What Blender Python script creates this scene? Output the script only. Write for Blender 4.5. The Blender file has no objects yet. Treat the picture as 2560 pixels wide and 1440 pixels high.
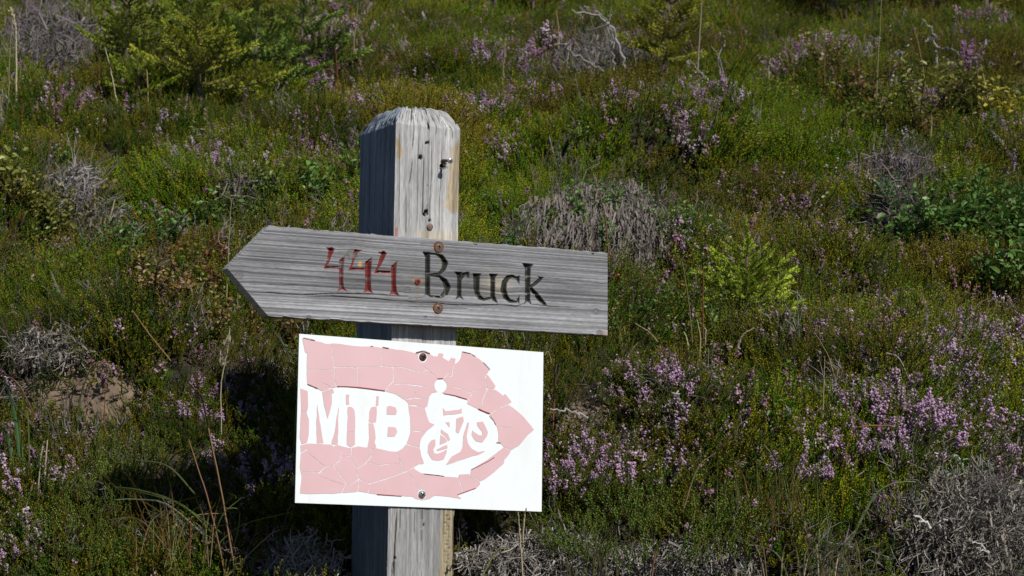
import bpy, bmesh, math, random
import numpy as np
from mathutils import Vector, Matrix
from mathutils.geometry import delaunay_2d_cdt

random.seed(7)
RNG = np.random.default_rng(7)
scene = bpy.context.scene
COL = scene.collection

# ------------------------------------------------------------------ camera, light, exposure
F = 5000.0                       # focal length in photo pixels (photo is 2560 x 1440)
CAM = np.array([0.0, 0.0, 1.5])
PITCH, ROLL = math.radians(5.2), math.radians(0.8)
f_ = np.array([0, math.cos(PITCH), math.sin(PITCH)])
u0 = np.array([0, -math.sin(PITCH), math.cos(PITCH)])
r0 = np.array([1.0, 0, 0])
CR = r0 * math.cos(ROLL) + u0 * math.sin(ROLL)
CU = u0 * math.cos(ROLL) - r0 * math.sin(ROLL)
cam_d = bpy.data.cameras.new('camera')
cam_o = bpy.data.objects.new('camera', cam_d)
COL.objects.link(cam_o)
M = Matrix(((CR[0], CU[0], -f_[0], CAM[0]), (CR[1], CU[1], -f_[1], CAM[1]), (CR[2], CU[2], -f_[2], CAM[2]), (0, 0, 0, 1)))
cam_o.matrix_world = M
cam_d.sensor_width = 36.0
cam_d.lens = 36.0 * F / 2560.0
cam_d.clip_start, cam_d.clip_end = 0.05, 500
cam_d.dof.use_dof = True
cam_d.dof.focus_distance = 3.2
cam_d.dof.aperture_fstop = 18.0
scene.camera = cam_o

SUN = np.array([0.481, -0.613, 0.626]); SUN /= np.linalg.norm(SUN)
w = bpy.data.worlds.new('World'); scene.world = w; w.use_nodes = True
nt = w.node_tree
sky = nt.nodes.new('ShaderNodeTexSky'); sky.sky_type = 'NISHITA'; sky.sun_disc = False
sky.sun_elevation = math.asin(SUN[2]); sky.sun_rotation = math.atan2(SUN[0], SUN[1])
sky.altitude = 1500; sky.air_density = 1.0; sky.dust_density = 0.2; sky.ozone_density = 4.0
nt.links.new(sky.outputs[0], nt.nodes['Background'].inputs[0])
nt.nodes['Background'].inputs[1].default_value = 0.055
sl = bpy.data.lights.new('sun', 'SUN'); sl.energy = 4.8; sl.angle = math.radians(0.5); sl.color = (1.0, 0.96, 0.89)
so = bpy.data.objects.new('sun', sl); COL.objects.link(so)
so.rotation_mode = 'QUATERNION'; so.rotation_quaternion = Vector(-SUN).to_track_quat('-Z', 'Y')
so.location = (3, -4, 8)
vs = scene.view_settings
vs.view_transform = 'Standard'; vs.look = 'None'; vs.exposure = 0.0; vs.gamma = 1.0; vs.use_curve_mapping = False
scene.cycles.max_bounces = 6
scene.cycles.transparent_max_bounces = 4

# ------------------------------------------------------------------ helpers
def ray(px, py):
    d = f_ + CR * ((px - 1280) / F) + CU * ((720 - py) / F)
    return d
def at_depth(px, py, y):
    d = ray(px, py); return CAM + d * (y / d[1])
def project(P):
    Q = P - CAM
    z = Q @ f_
    return 1280 + F * (Q @ CR) / z, 720 - F * (Q @ CU) / z
def hsh(ix, iy, seed):
    h = (ix.astype(np.int64) * 374761393 + iy.astype(np.int64) * 668265263 + seed * 974711) & 0xFFFFFFFF
    h = ((h ^ (h >> 13)) * 1274126177) & 0xFFFFFFFF
    h = ((h ^ (h >> 16)) * 2246822519) & 0xFFFFFFFF
    return ((h ^ (h >> 15)) & 0xFFFFFF) / float(0x1000000)
def vn(x, y, seed=0):
    x = np.asarray(x, float); y = np.asarray(y, float)
    x, y = np.broadcast_arrays(x, y)
    ix, iy = np.floor(x), np.floor(y)
    fx, fy = x - ix, y - iy
    fx = fx * fx * (3 - 2 * fx); fy = fy * fy * (3 - 2 * fy)
    a, b, c, d = hsh(ix, iy, seed), hsh(ix + 1, iy, seed), hsh(ix, iy + 1, seed), hsh(ix + 1, iy + 1, seed)
    return (a * (1 - fx) + b * fx) * (1 - fy) + (c * (1 - fx) + d * fx) * fy
def fbm(x, y, seed=0, o=4):
    s, a, t = 0, 1.0, 0
    for i in range(o):
        s = s + a * vn(np.asarray(x) * 2 ** i, np.asarray(y) * 2 ** i, seed + i * 17); t += a; a *= 0.5
    return s / t
def sstep(a, b, x):
    t = np.clip((x - a) / (b - a), 0, 1); return t * t * (3 - 2 * t)
def nrm(v):
    v = np.asarray(v, float); return v / (np.linalg.norm(v) + 1e-12)
def poly_sdf(P, poly):
    poly = np.asarray(poly, float); n = len(poly)
    d = np.full(len(P), 1e18); ins = np.zeros(len(P), bool)
    for i in range(n):
        a, b = poly[i], poly[(i + 1) % n]
        ab = b - a; t = np.clip(((P - a) @ ab) / (ab @ ab + 1e-12), 0, 1)
        q = P - a - t[:, None] * ab; d = np.minimum(d, (q * q).sum(1))
        c = ((a[1] > P[:, 1]) != (b[1] > P[:, 1]))
        with np.errstate(divide='ignore', invalid='ignore'):
            xi = a[0] + (P[:, 1] - a[1]) * (b[0] - a[0]) / (b[1] - a[1] if b[1] != a[1] else 1e-12)
        ins ^= c & (P[:, 0] < xi)
    d = np.sqrt(d); return np.where(ins, -d, d)
def stroke_sdf(P, pts):
    """distance to a stroke given as (x, y, width) points"""
    d = np.full(len(P), 1e9)
    for (x0, y0, w0), (x1, y1, w1) in zip(pts[:-1], pts[1:]):
        a = np.array([x0, y0], float); ab = np.array([x1 - x0, y1 - y0], float)
        t = np.clip(((P - a) @ ab) / (ab @ ab + 1e-12), 0, 1)
        q = P - a - t[:, None] * ab
        d = np.minimum(d, np.sqrt((q * q).sum(1)) - (w0 + (w1 - w0) * t) / 2)
    return d

class Geo:
    """collects vertices, quads / tris, material index per face and one random value per vertex"""
    def __init__(s): s.V = []; s.Q = []; s.T = []; s.qm = []; s.tm = []; s.R = []; s.n = 0
    def add(s, V, Q=None, T=None, m=0, r=0.5):
        V = np.asarray(V, float).reshape(-1, 3)
        s.V.append(V)
        s.R.append(np.broadcast_to(np.asarray(r, float), (len(V),)).copy())
        if Q is not None and len(Q):
            Q = np.asarray(Q, int).reshape(-1, 4); s.Q.append(Q + s.n); s.qm.append(np.broadcast_to(m, (len(Q),)).astype(int))
        if T is not None and len(T):
            T = np.asarray(T, int).reshape(-1, 3); s.T.append(T + s.n); s.tm.append(np.broadcast_to(m, (len(T),)).astype(int))
        s.n += len(V)
    def arrays(s):
        V = np.concatenate(s.V) if s.V else np.zeros((0, 3)); R = np.concatenate(s.R) if s.R else np.zeros(0)
        Q = np.concatenate(s.Q) if s.Q else np.zeros((0, 4), int); T = np.concatenate(s.T) if s.T else np.zeros((0, 3), int)
        qm = np.concatenate(s.qm) if s.qm else np.zeros(0, int); tm = np.concatenate(s.tm) if s.tm else np.zeros(0, int)
        return V, Q, T, qm, tm, R
    def add_arrays(s, arr, rot=None, loc=(0, 0, 0), scale=1.0, dr=0.0):
        V, Q, T, qm, tm, R = arr
        W = V * scale
        if rot is not None: W = W @ np.asarray(rot).T
        W = W + np.asarray(loc)
        s.V.append(W); s.R.append(np.clip(R + dr, 0, 1))
        if len(Q): s.Q.append(Q + s.n); s.qm.append(qm)
        if len(T): s.T.append(T + s.n); s.tm.append(tm)
        s.n += len(W)

def mesh_from(name, V, Q, T, qm=None, tm=None, R=None, mats=(), smooth=False, col=None):
    me = bpy.data.meshes.new(name)
    nq, ntr = len(Q), len(T)
    me.vertices.add(len(V)); me.vertices.foreach_set('co', np.asarray(V, np.float32).ravel())
    me.loops.add(nq * 4 + ntr * 3)
    me.loops.foreach_set('vertex_index', np.concatenate([np.asarray(Q, np.int32).ravel(), np.asarray(T, np.int32).ravel()]).astype(np.int32))
    me.polygons.add(nq + ntr)
    ls = np.concatenate([np.arange(nq) * 4, nq * 4 + np.arange(ntr) * 3]).astype(np.int32)
    me.polygons.foreach_set('loop_start', ls)
    for m in mats: me.materials.append(m)
    mi = np.zeros(nq + ntr, np.int32)
    if qm is not None and nq: mi[:nq] = qm
    if tm is not None and ntr: mi[nq:] = tm
    me.polygons.foreach_set('material_index', mi)
    me.polygons.foreach_set('use_smooth', np.full(nq + ntr, bool(smooth)))
    if R is not None:
        a = me.attributes.new('rv', 'FLOAT', 'POINT'); a.data.foreach_set('value', np.asarray(R, np.float32))
    if col is not None:
        a = me.attributes.new('col', 'FLOAT_COLOR', 'POINT')
        c4 = np.ones((len(V), 4), np.float32); c4[:, :3] = col
        a.data.foreach_set('color', c4.ravel())
    me.update(calc_edges=True); me.validate()
    return me
def geo_mesh(name, g, mats, smooth=False):
    V, Q, T, qm, tm, R = g.arrays()
    return mesh_from(name, V, Q, T, qm, tm, R, mats, smooth)
def link(name, me, parent=None, loc=(0, 0, 0)):
    o = bpy.data.objects.new(name, me); COL.objects.link(o); o.location = loc
    if parent is not None: o.parent = parent
    return o
def tag(o, label=None, cat=None, group=None, kind=None):
    if label: o['label'] = label
    if cat: o['category'] = cat
    if group: o['group'] = group
    if kind: o['kind'] = kind
    return o
def empty(name, loc, label, cat, group=None):
    o = bpy.data.objects.new(name, None); COL.objects.link(o); o.location = loc; o.empty_display_size = 0.05
    return tag(o, label, cat, group)
def frame_of(t):
    t = nrm(t); a = np.array([0, 0, 1.0]) if abs(t[2]) < 0.9 else np.array([1.0, 0, 0])
    x = nrm(np.cross(a, t)); return x, np.cross(t, x)
def tube(g, pts, rad, sides=4, m=0, r=0.5, cap=True):
    pts = np.asarray(pts, float); n = len(pts); rad = np.broadcast_to(np.asarray(rad, float), (n,))
    tg = np.gradient(pts, axis=0) if n > 2 else np.repeat([pts[1] - pts[0]], n, 0)
    V = np.zeros((n * sides, 3)); ang = np.arange(sides) * 2 * math.pi / sides
    x, y = frame_of(tg[0])
    for i in range(n):
        t = nrm(tg[i]); x = nrm(x - t * (x @ t)); y = np.cross(t, x)
        V[i * sides:(i + 1) * sides] = pts[i] + rad[i] * (np.cos(ang)[:, None] * x + np.sin(ang)[:, None] * y)
    Q = [(i * sides + k, i * sides + (k + 1) % sides, (i + 1) * sides + (k + 1) % sides, (i + 1) * sides + k) for i in range(n - 1) for k in range(sides)]
    T = []
    if cap:
        T = [(0, k + 1, k) for k in range(1, sides - 1)] + [((n - 1) * sides, (n - 1) * sides + k, (n - 1) * sides + k + 1) for k in range(1, sides - 1)]
    g.add(V, Q, T, m, r)
def spline(P, n):
    """smooth path through points"""
    P = np.asarray(P, float)
    if len(P) == 2: return P[0] + (P[1] - P[0]) * np.linspace(0, 1, n)[:, None]
    E = np.vstack([2 * P[0] - P[1], P, 2 * P[-1] - P[-2]]); out = []
    for q in np.linspace(0, len(P) - 1 - 1e-9, n):
        i = int(q); t = q - i; a, b, c, d = E[i], E[i + 1], E[i + 2], E[i + 3]
        out.append(0.5 * (2 * b + (c - a) * t + (2 * a - 5 * b + 4 * c - d) * t * t + (3 * b - a - 3 * c + d) * t ** 3))
    return np.array(out)

# ------------------------------------------------------------------ materials
def new_mat(name):
    m = bpy.data.materials.new(name); m.use_nodes = True
    return m, m.node_tree, m.node_tree.nodes['Principled BSDF']
def plain(name, c, rough=0.7, noise=0.25, scale=60, spec=0.3, bump=0.0, metal=0.0, c2=None):
    m, t, b = new_mat(name)
    n = t.nodes.new('ShaderNodeTexNoise'); n.inputs['Scale'].default_value = scale; n.inputs['Detail'].default_value = 4
    tc = t.nodes.new('ShaderNodeTexCoord'); t.links.new(tc.outputs['Object'], n.inputs['Vector'])
    mx = t.nodes.new('ShaderNodeMix'); mx.data_type = 'RGBA'
    c2 = c2 or tuple(x * (1 - noise) for x in c)
    mx.inputs['A'].default_value = (*c2, 1); mx.inputs['B'].default_value = (*c, 1)
    t.links.new(n.outputs['Fac'], mx.inputs['Factor']); t.links.new(mx.outputs['Result'], b.inputs['Base Color'])
    b.inputs['Roughness'].default_value = rough; b.inputs['Specular IOR Level'].default_value = spec; b.inputs['Metallic'].default_value = metal
    if bump:
        bp = t.nodes.new('ShaderNodeBump'); bp.inputs['Strength'].default_value = bump; bp.inputs['Distance'].default_value = 0.002
        t.links.new(n.outputs['Fac'], bp.inputs['Height']); t.links.new(bp.outputs[0], b.inputs['Normal'])
    return m
def leaf_mat(name, lo=0.5, hi=1.4, rough=0.7, spec=0.06, trans=0.16, attr='tint'):
    """colour = the plant's own tint (an attribute of the instance or object) times a value of each leaf"""
    m, t, b = new_mat(name)
    a = t.nodes.new('ShaderNodeAttribute'); a.attribute_type = 'INSTANCER'; a.attribute_name = attr
    r = t.nodes.new('ShaderNodeAttribute'); r.attribute_type = 'GEOMETRY'; r.attribute_name = 'rv'
    mr = t.nodes.new('ShaderNodeMapRange'); mr.inputs['To Min'].default_value = lo; mr.inputs['To Max'].default_value = hi
    t.links.new(r.outputs['Fac'], mr.inputs['Value'])
    mx = t.nodes.new('ShaderNodeVectorMath'); mx.operation = 'SCALE'
    t.links.new(a.outputs['Color'], mx.inputs[0]); t.links.new(mr.outputs[0], mx.inputs['Scale'])
    t.links.new(mx.outputs[0], b.inputs['Base Color'])
    b.inputs['Roughness'].default_value = rough; b.inputs['Specular IOR Level'].default_value = spec
    tr = t.nodes.new('ShaderNodeBsdfTranslucent'); t.links.new(mx.outputs[0], tr.inputs['Color'])
    ms = t.nodes.new('ShaderNodeMixShader'); ms.inputs[0].default_value = trans
    t.links.new(b.outputs[0], ms.inputs[1]); t.links.new(tr.outputs[0], ms.inputs[2])
    t.links.new(ms.outputs[0], t.nodes['Material Output'].inputs['Surface'])
    return m
def col_mat(name, rough=0.8, spec=0.2, nscale=400, namt=0.25, stretch=(1, 1, 1)):
    """wood: colour stored on the modelled grain, with fine fibre noise on top"""
    m, t, b = new_mat(name)
    a = t.nodes.new('ShaderNodeAttribute'); a.attribute_name = 'col'
    tc = t.nodes.new('ShaderNodeTexCoord'); mp = t.nodes.new('ShaderNodeMapping'); mp.inputs['Scale'].default_value = stretch
    n = t.nodes.new('ShaderNodeTexNoise'); n.inputs['Scale'].default_value = nscale; n.inputs['Detail'].default_value = 3
    t.links.new(tc.outputs['Object'], mp.inputs['Vector']); t.links.new(mp.outputs[0], n.inputs['Vector'])
    mr = t.nodes.new('ShaderNodeMapRange'); mr.inputs['From Min'].default_value = 0.25; mr.inputs['From Max'].default_value = 0.75
    mr.inputs['To Min'].default_value = 1 - namt; mr.inputs['To Max'].default_value = 1 + namt
    t.links.new(n.outputs['Fac'], mr.inputs['Value'])
    mx = t.nodes.new('ShaderNodeVectorMath'); mx.operation = 'SCALE'
    t.links.new(a.outputs['Color'], mx.inputs[0]); t.links.new(mr.outputs[0], mx.inputs['Scale'])
    t.links.new(mx.outputs[0], b.inputs['Base Color'])
    b.inputs['Roughness'].default_value = rough; b.inputs['Specular IOR Level'].default_value = spec
    return m

M_leaf = leaf_mat('heather_leaf')
M_stem = plain('heather_stem', (0.10, 0.065, 0.035), c2=(0.045, 0.03, 0.02), spec=.1)
M_flower = leaf_mat('heather_flower', 0.6, 1.3, 0.7, 0.05, 0.25, 'ftint')
M_broad = leaf_mat('broad_leaf', 0.6, 1.3, 0.42, 0.3, 0.25)
M_grass = leaf_mat('grass_blade', 0.7, 1.25, 0.55, 0.15, 0.25)
M_needle = leaf_mat('spruce_needle', 0.5, 1.35, 0.6, 0.12, 0.2)
M_twig = leaf_mat('dead_twig', 0.35, 1.35, 0.85, 0.15, 0.0)
M_bark = plain('bark', (0.16, 0.12, 0.09), 0.9, c2=(0.07, 0.055, 0.045), scale=120, bump=0.5)
M_wood = col_mat('weathered_board', stretch=(0.12, 0.12, 1.0), nscale=900)
M_post = col_mat('weathered_post', stretch=(1, 1, 0.10), nscale=700)
M_panel = plain('white_panel', (0.78, 0.82, 0.84), 0.42, noise=0.05, scale=9, spec=0.4)
_t = M_panel.node_tree; _n = _t.nodes.new('ShaderNodeTexNoise'); _n.inputs['Scale'].default_value = 22; _n.inputs['Detail'].default_value = 6; _n.inputs['Roughness'].default_value = .7
_tc = _t.nodes.new('ShaderNodeTexCoord'); _mp = _t.nodes.new('ShaderNodeMapping'); _mp.inputs['Scale'].default_value = (1, 1, .35); _t.links.new(_tc.outputs['Object'], _mp.inputs['Vector']); _t.links.new(_mp.outputs[0], _n.inputs['Vector'])
_r = _t.nodes.new('ShaderNodeMapRange'); _r.inputs['From Min'].default_value = .52; _r.inputs['From Max'].default_value = .72; _r.inputs['To Max'].default_value = .32; _t.links.new(_n.outputs['Fac'], _r.inputs['Value'])
_m = _t.nodes.new('ShaderNodeMix'); _m.data_type = 'RGBA'; _m.inputs['B'].default_value = (.60, .585, .52, 1); _b = _t.nodes['Principled BSDF']
_t.links.new(_b.inputs['Base Color'].links[0].from_socket, _m.inputs['A']); _t.links.new(_r.outputs[0], _m.inputs['Factor']); _t.links.new(_m.outputs['Result'], _b.inputs['Base Color'])
M_panel_edge = plain('panel_edge', (0.30, 0.30, 0.30), 0.6)
M_film = plain('faded_pink_film', (0.69, 0.475, 0.50), 0.6, scale=16, c2=(0.60, 0.385, 0.405))
M_film_edge = plain('film_edge', (0.60, 0.45, 0.45), 0.7, scale=60, c2=(0.45, 0.25, 0.25))
M_lipdark = plain('dark_film_underside', (0.16, 0.035, 0.03), 0.7, scale=180, c2=(0.06, 0.035, 0.03))
M_rust = plain('rusty_steel', (0.17, 0.10, 0.075), 0.7, scale=300, c2=(0.075, 0.035, 0.025), bump=0.4, metal=0.2)
M_rustpale = plain('rusty_screw', (0.23, 0.18, 0.14), 0.65, scale=300, c2=(0.10, 0.065, 0.045), bump=0.3, metal=0.3)
M_redscrew = plain('red_painted_screw', (0.22, 0.05, 0.045), 0.6, scale=400, c2=(0.10, 0.03, 0.025))
M_steel = plain('grey_steel', (0.42, 0.42, 0.43), 0.4, scale=200, c2=(0.28, 0.27, 0.26), metal=0.6)
M_slot = plain('dark_slot', (0.02, 0.018, 0.016), 0.9)  # near-black tone for the cross recess of the screw heads

# ------------------------------------------------------------------ terrain
ROWS = np.array([2600, 1900, 1560, 1440, 1280, 1100, 1000, 860, 700, 560, 440, 300, 200, 100, 0, -60])
YS = np.array([2.55, 3.02, 3.26, 3.36, 3.44, 3.58, 3.72, 4.10, 4.75, 5.25, 5.6, 6.6, 8.0, 10.3, 13.2, 16.5])
ZS = 1.5 + YS * (1175 - ROWS) / F
ys_f = np.arange(-40, 260, 0.02)
yy = np.concatenate([[-40, 2.0, 2.3], YS, [22, 40, 90, 260]])
zz = np.concatenate([[0, 0, 0.04], ZS, [6.6, 9.5, 14, 20]])
zf = np.interp(ys_f, yy, zz)
k = np.ones(9) / 9
zf = np.convolve(np.pad(zf, 4, mode='edge'), k, 'valid')
def mats(x, y):
    """the heather grows in mats: squared distance to the nearest mat's middle, and two values of that mat"""
    x, y = np.broadcast_arrays(np.asarray(x, float), np.asarray(y, float))
    gx_ = x / 0.5 + 0.9 * (fbm(x * 1.7, y * 1.7, 51, 3) - .5); gy_ = np.log(np.maximum(y, 1.0)) * 9.5 + 0.9 * (fbm(x * 1.7, y * 1.7, 52, 3) - .5)
    ix, iy = np.floor(gx_), np.floor(gy_); d2 = np.full(x.shape, 9.0); h1 = np.zeros(x.shape); h2 = np.zeros(x.shape)
    for ddx in (-1, 0, 1):
        for ddy in (-1, 0, 1):
            cx, cy = ix + ddx, iy + ddy
            q2 = ((gx_ - cx - 0.15 - 0.7 * hsh(cx, cy, 61)) ** 2 + (gy_ - cy - 0.15 - 0.7 * hsh(cx, cy, 62)) ** 2) * (0.7 + 0.7 * hsh(cx, cy, 63))
            k_ = q2 < d2; d2 = np.where(k_, q2, d2); h1 = np.where(k_, hsh(cx, cy, 64), h1); h2 = np.where(k_, hsh(cx, cy, 65), h2)
    return d2, h1, h2
def ht_exact(x, y):
    x, y = np.broadcast_arrays(np.asarray(x, float), np.asarray(y, float))
    ye = y + 0.10 * (fbm(x * 0.9, y * 0.25, 3, 2) - 0.5) * np.clip(y - 2.5, 0, 2.5)
    z = np.interp(ye, ys_f, zf)
    amp = sstep(2.6, 4.2, y)
    z = z + amp * (0.14 * (fbm(x * 1.3, y * 1.3, 11, 3) - 0.5) + 0.07 * (fbm(x * 4.0, y * 4.0, 23, 3) - 0.5))
    d2 = mats(x, y)[0]                # rounded, overlapping mats with creases between them
    z = z + amp * np.interp(y, [3, 5, 12, 20], [0.28, 0.42, 0.52, 0.3]) * (np.sqrt(np.clip(1 - d2 * 1.25, 0, 1)) - 0.75)
    z = z + (1 - amp) * 0.03 * (fbm(x * 5, y * 5, 41, 3) - 0.5)
    return z
_hx0, _hy0, _hs = -9.0, 2.0, 0.02
_HX, _HY = np.meshgrid(np.arange(_hx0, 9.01, _hs), np.arange(_hy0, 31, _hs))
_HG = ht_exact(_HX, _HY)
def ht(x, y):
    x = np.asarray(x, float); y = np.asarray(y, float)
    fx = np.clip((x - _hx0) / _hs, 0, _HG.shape[1] - 1.001); fy = np.clip((y - _hy0) / _hs, 0, _HG.shape[0] - 1.001)
    i, j = fx.astype(int), fy.astype(int); a, c = fx - i, fy - j
    return (_HG[j, i] * (1 - a) + _HG[j, i + 1] * a) * (1 - c) + (_HG[j + 1, i] * (1 - a) + _HG[j + 1, i + 1] * a) * c
def gnormal(x, y, e=0.03):
    dx = (ht(x + e, y) - ht(x - e, y)) / (2 * e); dy = (ht(x, y + e) - ht(x, y - e)) / (2 * e)
    n = np.stack([-dx, -dy, np.ones_like(dx)], -1); return n / np.linalg.norm(n, axis=-1, keepdims=True)
_ts = np.concatenate([np.arange(3.0, 9, 0.015), np.arange(9, 30, 0.06)])
CANOPY = 0.04
def G(px, py):
    """ground point under the heather canopy seen at a photo pixel"""
    d = ray(px, py); P = CAM + d * (_ts / d[1])[:, None]
    under = P[:, 2] < ht(P[:, 0], P[:, 1]) + CANOPY
    i = int(np.argmax(under)) if under.any() else len(_ts) - 1
    x, y = P[i, 0], P[i, 1]; return np.array([x, y, float(ht(x, y))])

gy = np.concatenate([np.arange(-30, 2, 2.0), np.arange(2, 3, 0.06), np.arange(3, 6, 0.025), np.arange(6, 10, 0.05), np.arange(10, 18, 0.12), np.arange(18, 40, 1.0), np.arange(40, 241, 10)])
gx = np.linspace(-1, 1, 261)
wid = np.interp(gy, [-30, 0, 3, 6, 10, 18, 40, 240], [30, 5, 3.2, 3.6, 4.6, 7.0, 25, 200])
X = gx[None, :] * wid[:, None]; Y = np.repeat(gy[:, None], len(gx), 1)
# hollows and lips in the bank
for hx_, hy_, rx_, ry_, dz_ in [(1500, 650, .34, .10, -.08), (280, 590, .12, .14, -.13), (640, 500, .16, .08, -.06), (1420, 480, .18, .07, -.10), (1600, 475, .18, .07, -.10), (1500, 405, .34, .08, .14), (1745, 850, .12, .09, -.09), (1540, 1020, .10, .07, -.08), (2545, 470, .12, .12, -.10),
                                (2330, 460, .10, .08, -.06), (215, 1000, .16, .08, -.05), (450, 1160, .12, .08, -.06), (120, 430, .2, .08, .05), (430, 400, .25, .1, .05), (700, 380, .2, .1, .05), (2250, 1150, .14, .06, -.06), (1600, 1050, .18, .07, .05), (2250, 960, .2, .1, .05), (1440, 1250, .12, .06, -.05), (1900, 470, .25, .1, .05), (300, 270, .4, .15, .06), (1000, 330, .35, .15, .06), (1250, 190, .4, .2, -.06), (1800, 300, .4, .15, .07), (2280, 360, .25, .15, -.06), (900, 200, .4, .2, .06)]:
    c_ = G(hx_, hy_); _HG += dz_ * np.exp(-((_HX - c_[0]) / rx_) ** 2 - ((_HY - c_[1]) / ry_) ** 2)
Z = np.where((np.abs(X) < 8.9) & (Y > 2.1) & (Y < 30), ht(X, Y), ht_exact(X, Y))
ny, nx = X.shape
idx = np.arange(ny * nx).reshape(ny, nx)
Q = np.stack([idx[:-1, :-1], idx[:-1, 1:], idx[1:, 1:], idx[1:, :-1]], -1).reshape(-1, 4)
m, t, b = new_mat('peaty_soil')
n1 = t.nodes.new('ShaderNodeTexNoise'); n1.inputs['Scale'].default_value = 35; n1.inputs['Detail'].default_value = 8
cr = t.nodes.new('ShaderNodeValToRGB'); cr.color_ramp.elements[0].color = (0.012, 0.009, 0.006, 1); cr.color_ramp.elements[1].color = (0.06, 0.045, 0.03, 1)
cr.color_ramp.elements[0].position = 0.35; cr.color_ramp.elements[1].position = 0.7
tc = t.nodes.new('ShaderNodeTexCoord'); t.links.new(tc.outputs['Object'], n1.inputs['Vector']); t.links.new(n1.outputs['Fac'], cr.inputs[0])
t.links.new(cr.outputs[0], b.inputs['Base Color']); b.inputs['Roughness'].default_value = 0.95
bp = t.nodes.new('ShaderNodeBump'); bp.inputs['Distance'].default_value = 0.02; t.links.new(n1.outputs['Fac'], bp.inputs['Height']); t.links.new(bp.outputs[0], b.inputs['Normal'])
M_soil = m
o = link('hillside', mesh_from('hillside', np.stack([X, Y, Z], -1).reshape(-1, 3), Q, np.zeros((0, 3), int), mats=[M_soil], smooth=True))
tag(o, 'dark peaty hillside rising behind the signpost under the heather', 'hillside', kind='structure')

# ------------------------------------------------------------------ the sign's own plane
TH = math.radians(28)
PU = np.array([math.cos(TH), math.sin(TH), 0]); PN = np.array([math.sin(TH), -math.cos(TH), 0]); PZ = np.array([0, 0, 1.0])
PO = at_depth(1062, 860, 3.2)            # a point in the middle of the post's front face
def px2uv(px, py, off=0.0):
    d = ray(px, py); tt = ((PO + PN * off - CAM) @ PN) / (d @ PN)
    P = CAM + d * tt - PO; return np.array([P @ PU, P @ PZ])
def uv2w(u, v, off):
    u = np.asarray(u); v = np.asarray(v); off = np.asarray(off)
    return PO + u[..., None] * PU + v[..., None] * PZ + off[..., None] * PN
def px_map(offs):
    """linear-fractional map from photo pixels to the plane, vectorised"""
    def fn(P):
        P = np.asarray(P, float)
        d = f_ + np.outer((P[:, 0] - 1280) / F, CR) + np.outer((720 - P[:, 1]) / F, CU)
        tt = ((PO + PN * offs - CAM) @ PN) / (d @ PN)
        W = CAM + d * tt[:, None] - PO
        return np.stack([W @ PU, W @ PZ], -1)
    return fn

# ---------- post
uL = px2uv(979, 880)[0]; uR = px2uv(1143, 880)[0]
W_P = uR - uL
# depth of the post so that its far left edge shows at x = 888
best = min(np.linspace(0.06, 0.2, 141), key=lambda s: abs(project(PO + uL * PU - s * PN)[0] - 888))
D_P = float(best)
vT = px2uv(1060, 266)[1]                 # top
post_base = np.array([PO[0], PO[1], 0]) + (uL + uR) / 2 * PU - D_P / 2 * PN
vB = float(ht(post_base[0], post_base[1])) - 0.25 - PO[2]
nF, nS, nB = 150, 70, 20
def side_pts(n): return np.arange(n) / n
per = []                                  # (side, fraction) round the ring
per += [(0, q) for q in side_pts(nF)]     # front, left to right
per += [(1, q) for q in side_pts(nB)]     # right, front to back
per += [(2, q) for q in side_pts(nB)]     # back, right to left
per += [(3, q) for q in side_pts(nS)]     # left, back to front
per = np.array(per); npr = len(per)
vis0 = px2uv(1055, 1470)[1]
vs_ = np.concatenate([np.linspace(vB, vis0, 12)[:-1], np.arange(vis0, vT - 0.045, 0.0016), np.linspace(vT - 0.045, vT, 46)])
nr = len(vs_)
side = per[:, 0].astype(int)[None, :].repeat(nr, 0); fr = per[:, 1][None, :].repeat(nr, 0); VV = vs_[:, None].repeat(npr, 1)
us = np.where(side == 0, uL + fr * W_P, np.where(side == 1, uR, np.where(side == 2, uR - fr * W_P, uL)))
ns = np.where(side == 0, 0.0, np.where(side == 1, -fr * D_P, np.where(side == 2, -D_P, -D_P + fr * D_P)))
uc, nc = (uL + uR) / 2, -D_P / 2
# along-grain coordinates and relief
ac = np.where((side == 0) | (side == 2), us - uc, ns - nc) * 1000 + side * 517.0   # mm across the grain
al = VV * 1000
wob = 5 * (fbm(al / 180, ac / 60, 5, 3) - 0.5)
g1 = vn((ac + wob) / 3.4, al / 320, 31); g2 = vn((ac + wob) / 1.7, al / 70, 32); g3 = vn(ac / 0.9, al / 16, 33)
Gp = 0.36 * g1 + 0.36 * g2 + 0.28 * g3
crk = np.zeros_like(Gp)
hgt = 0.0018 * (Gp - 0.55)
topz = sstep(-0.10, 0.0, VV - vT)
hgt = hgt * (1 + 0.7 * topz)
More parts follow.
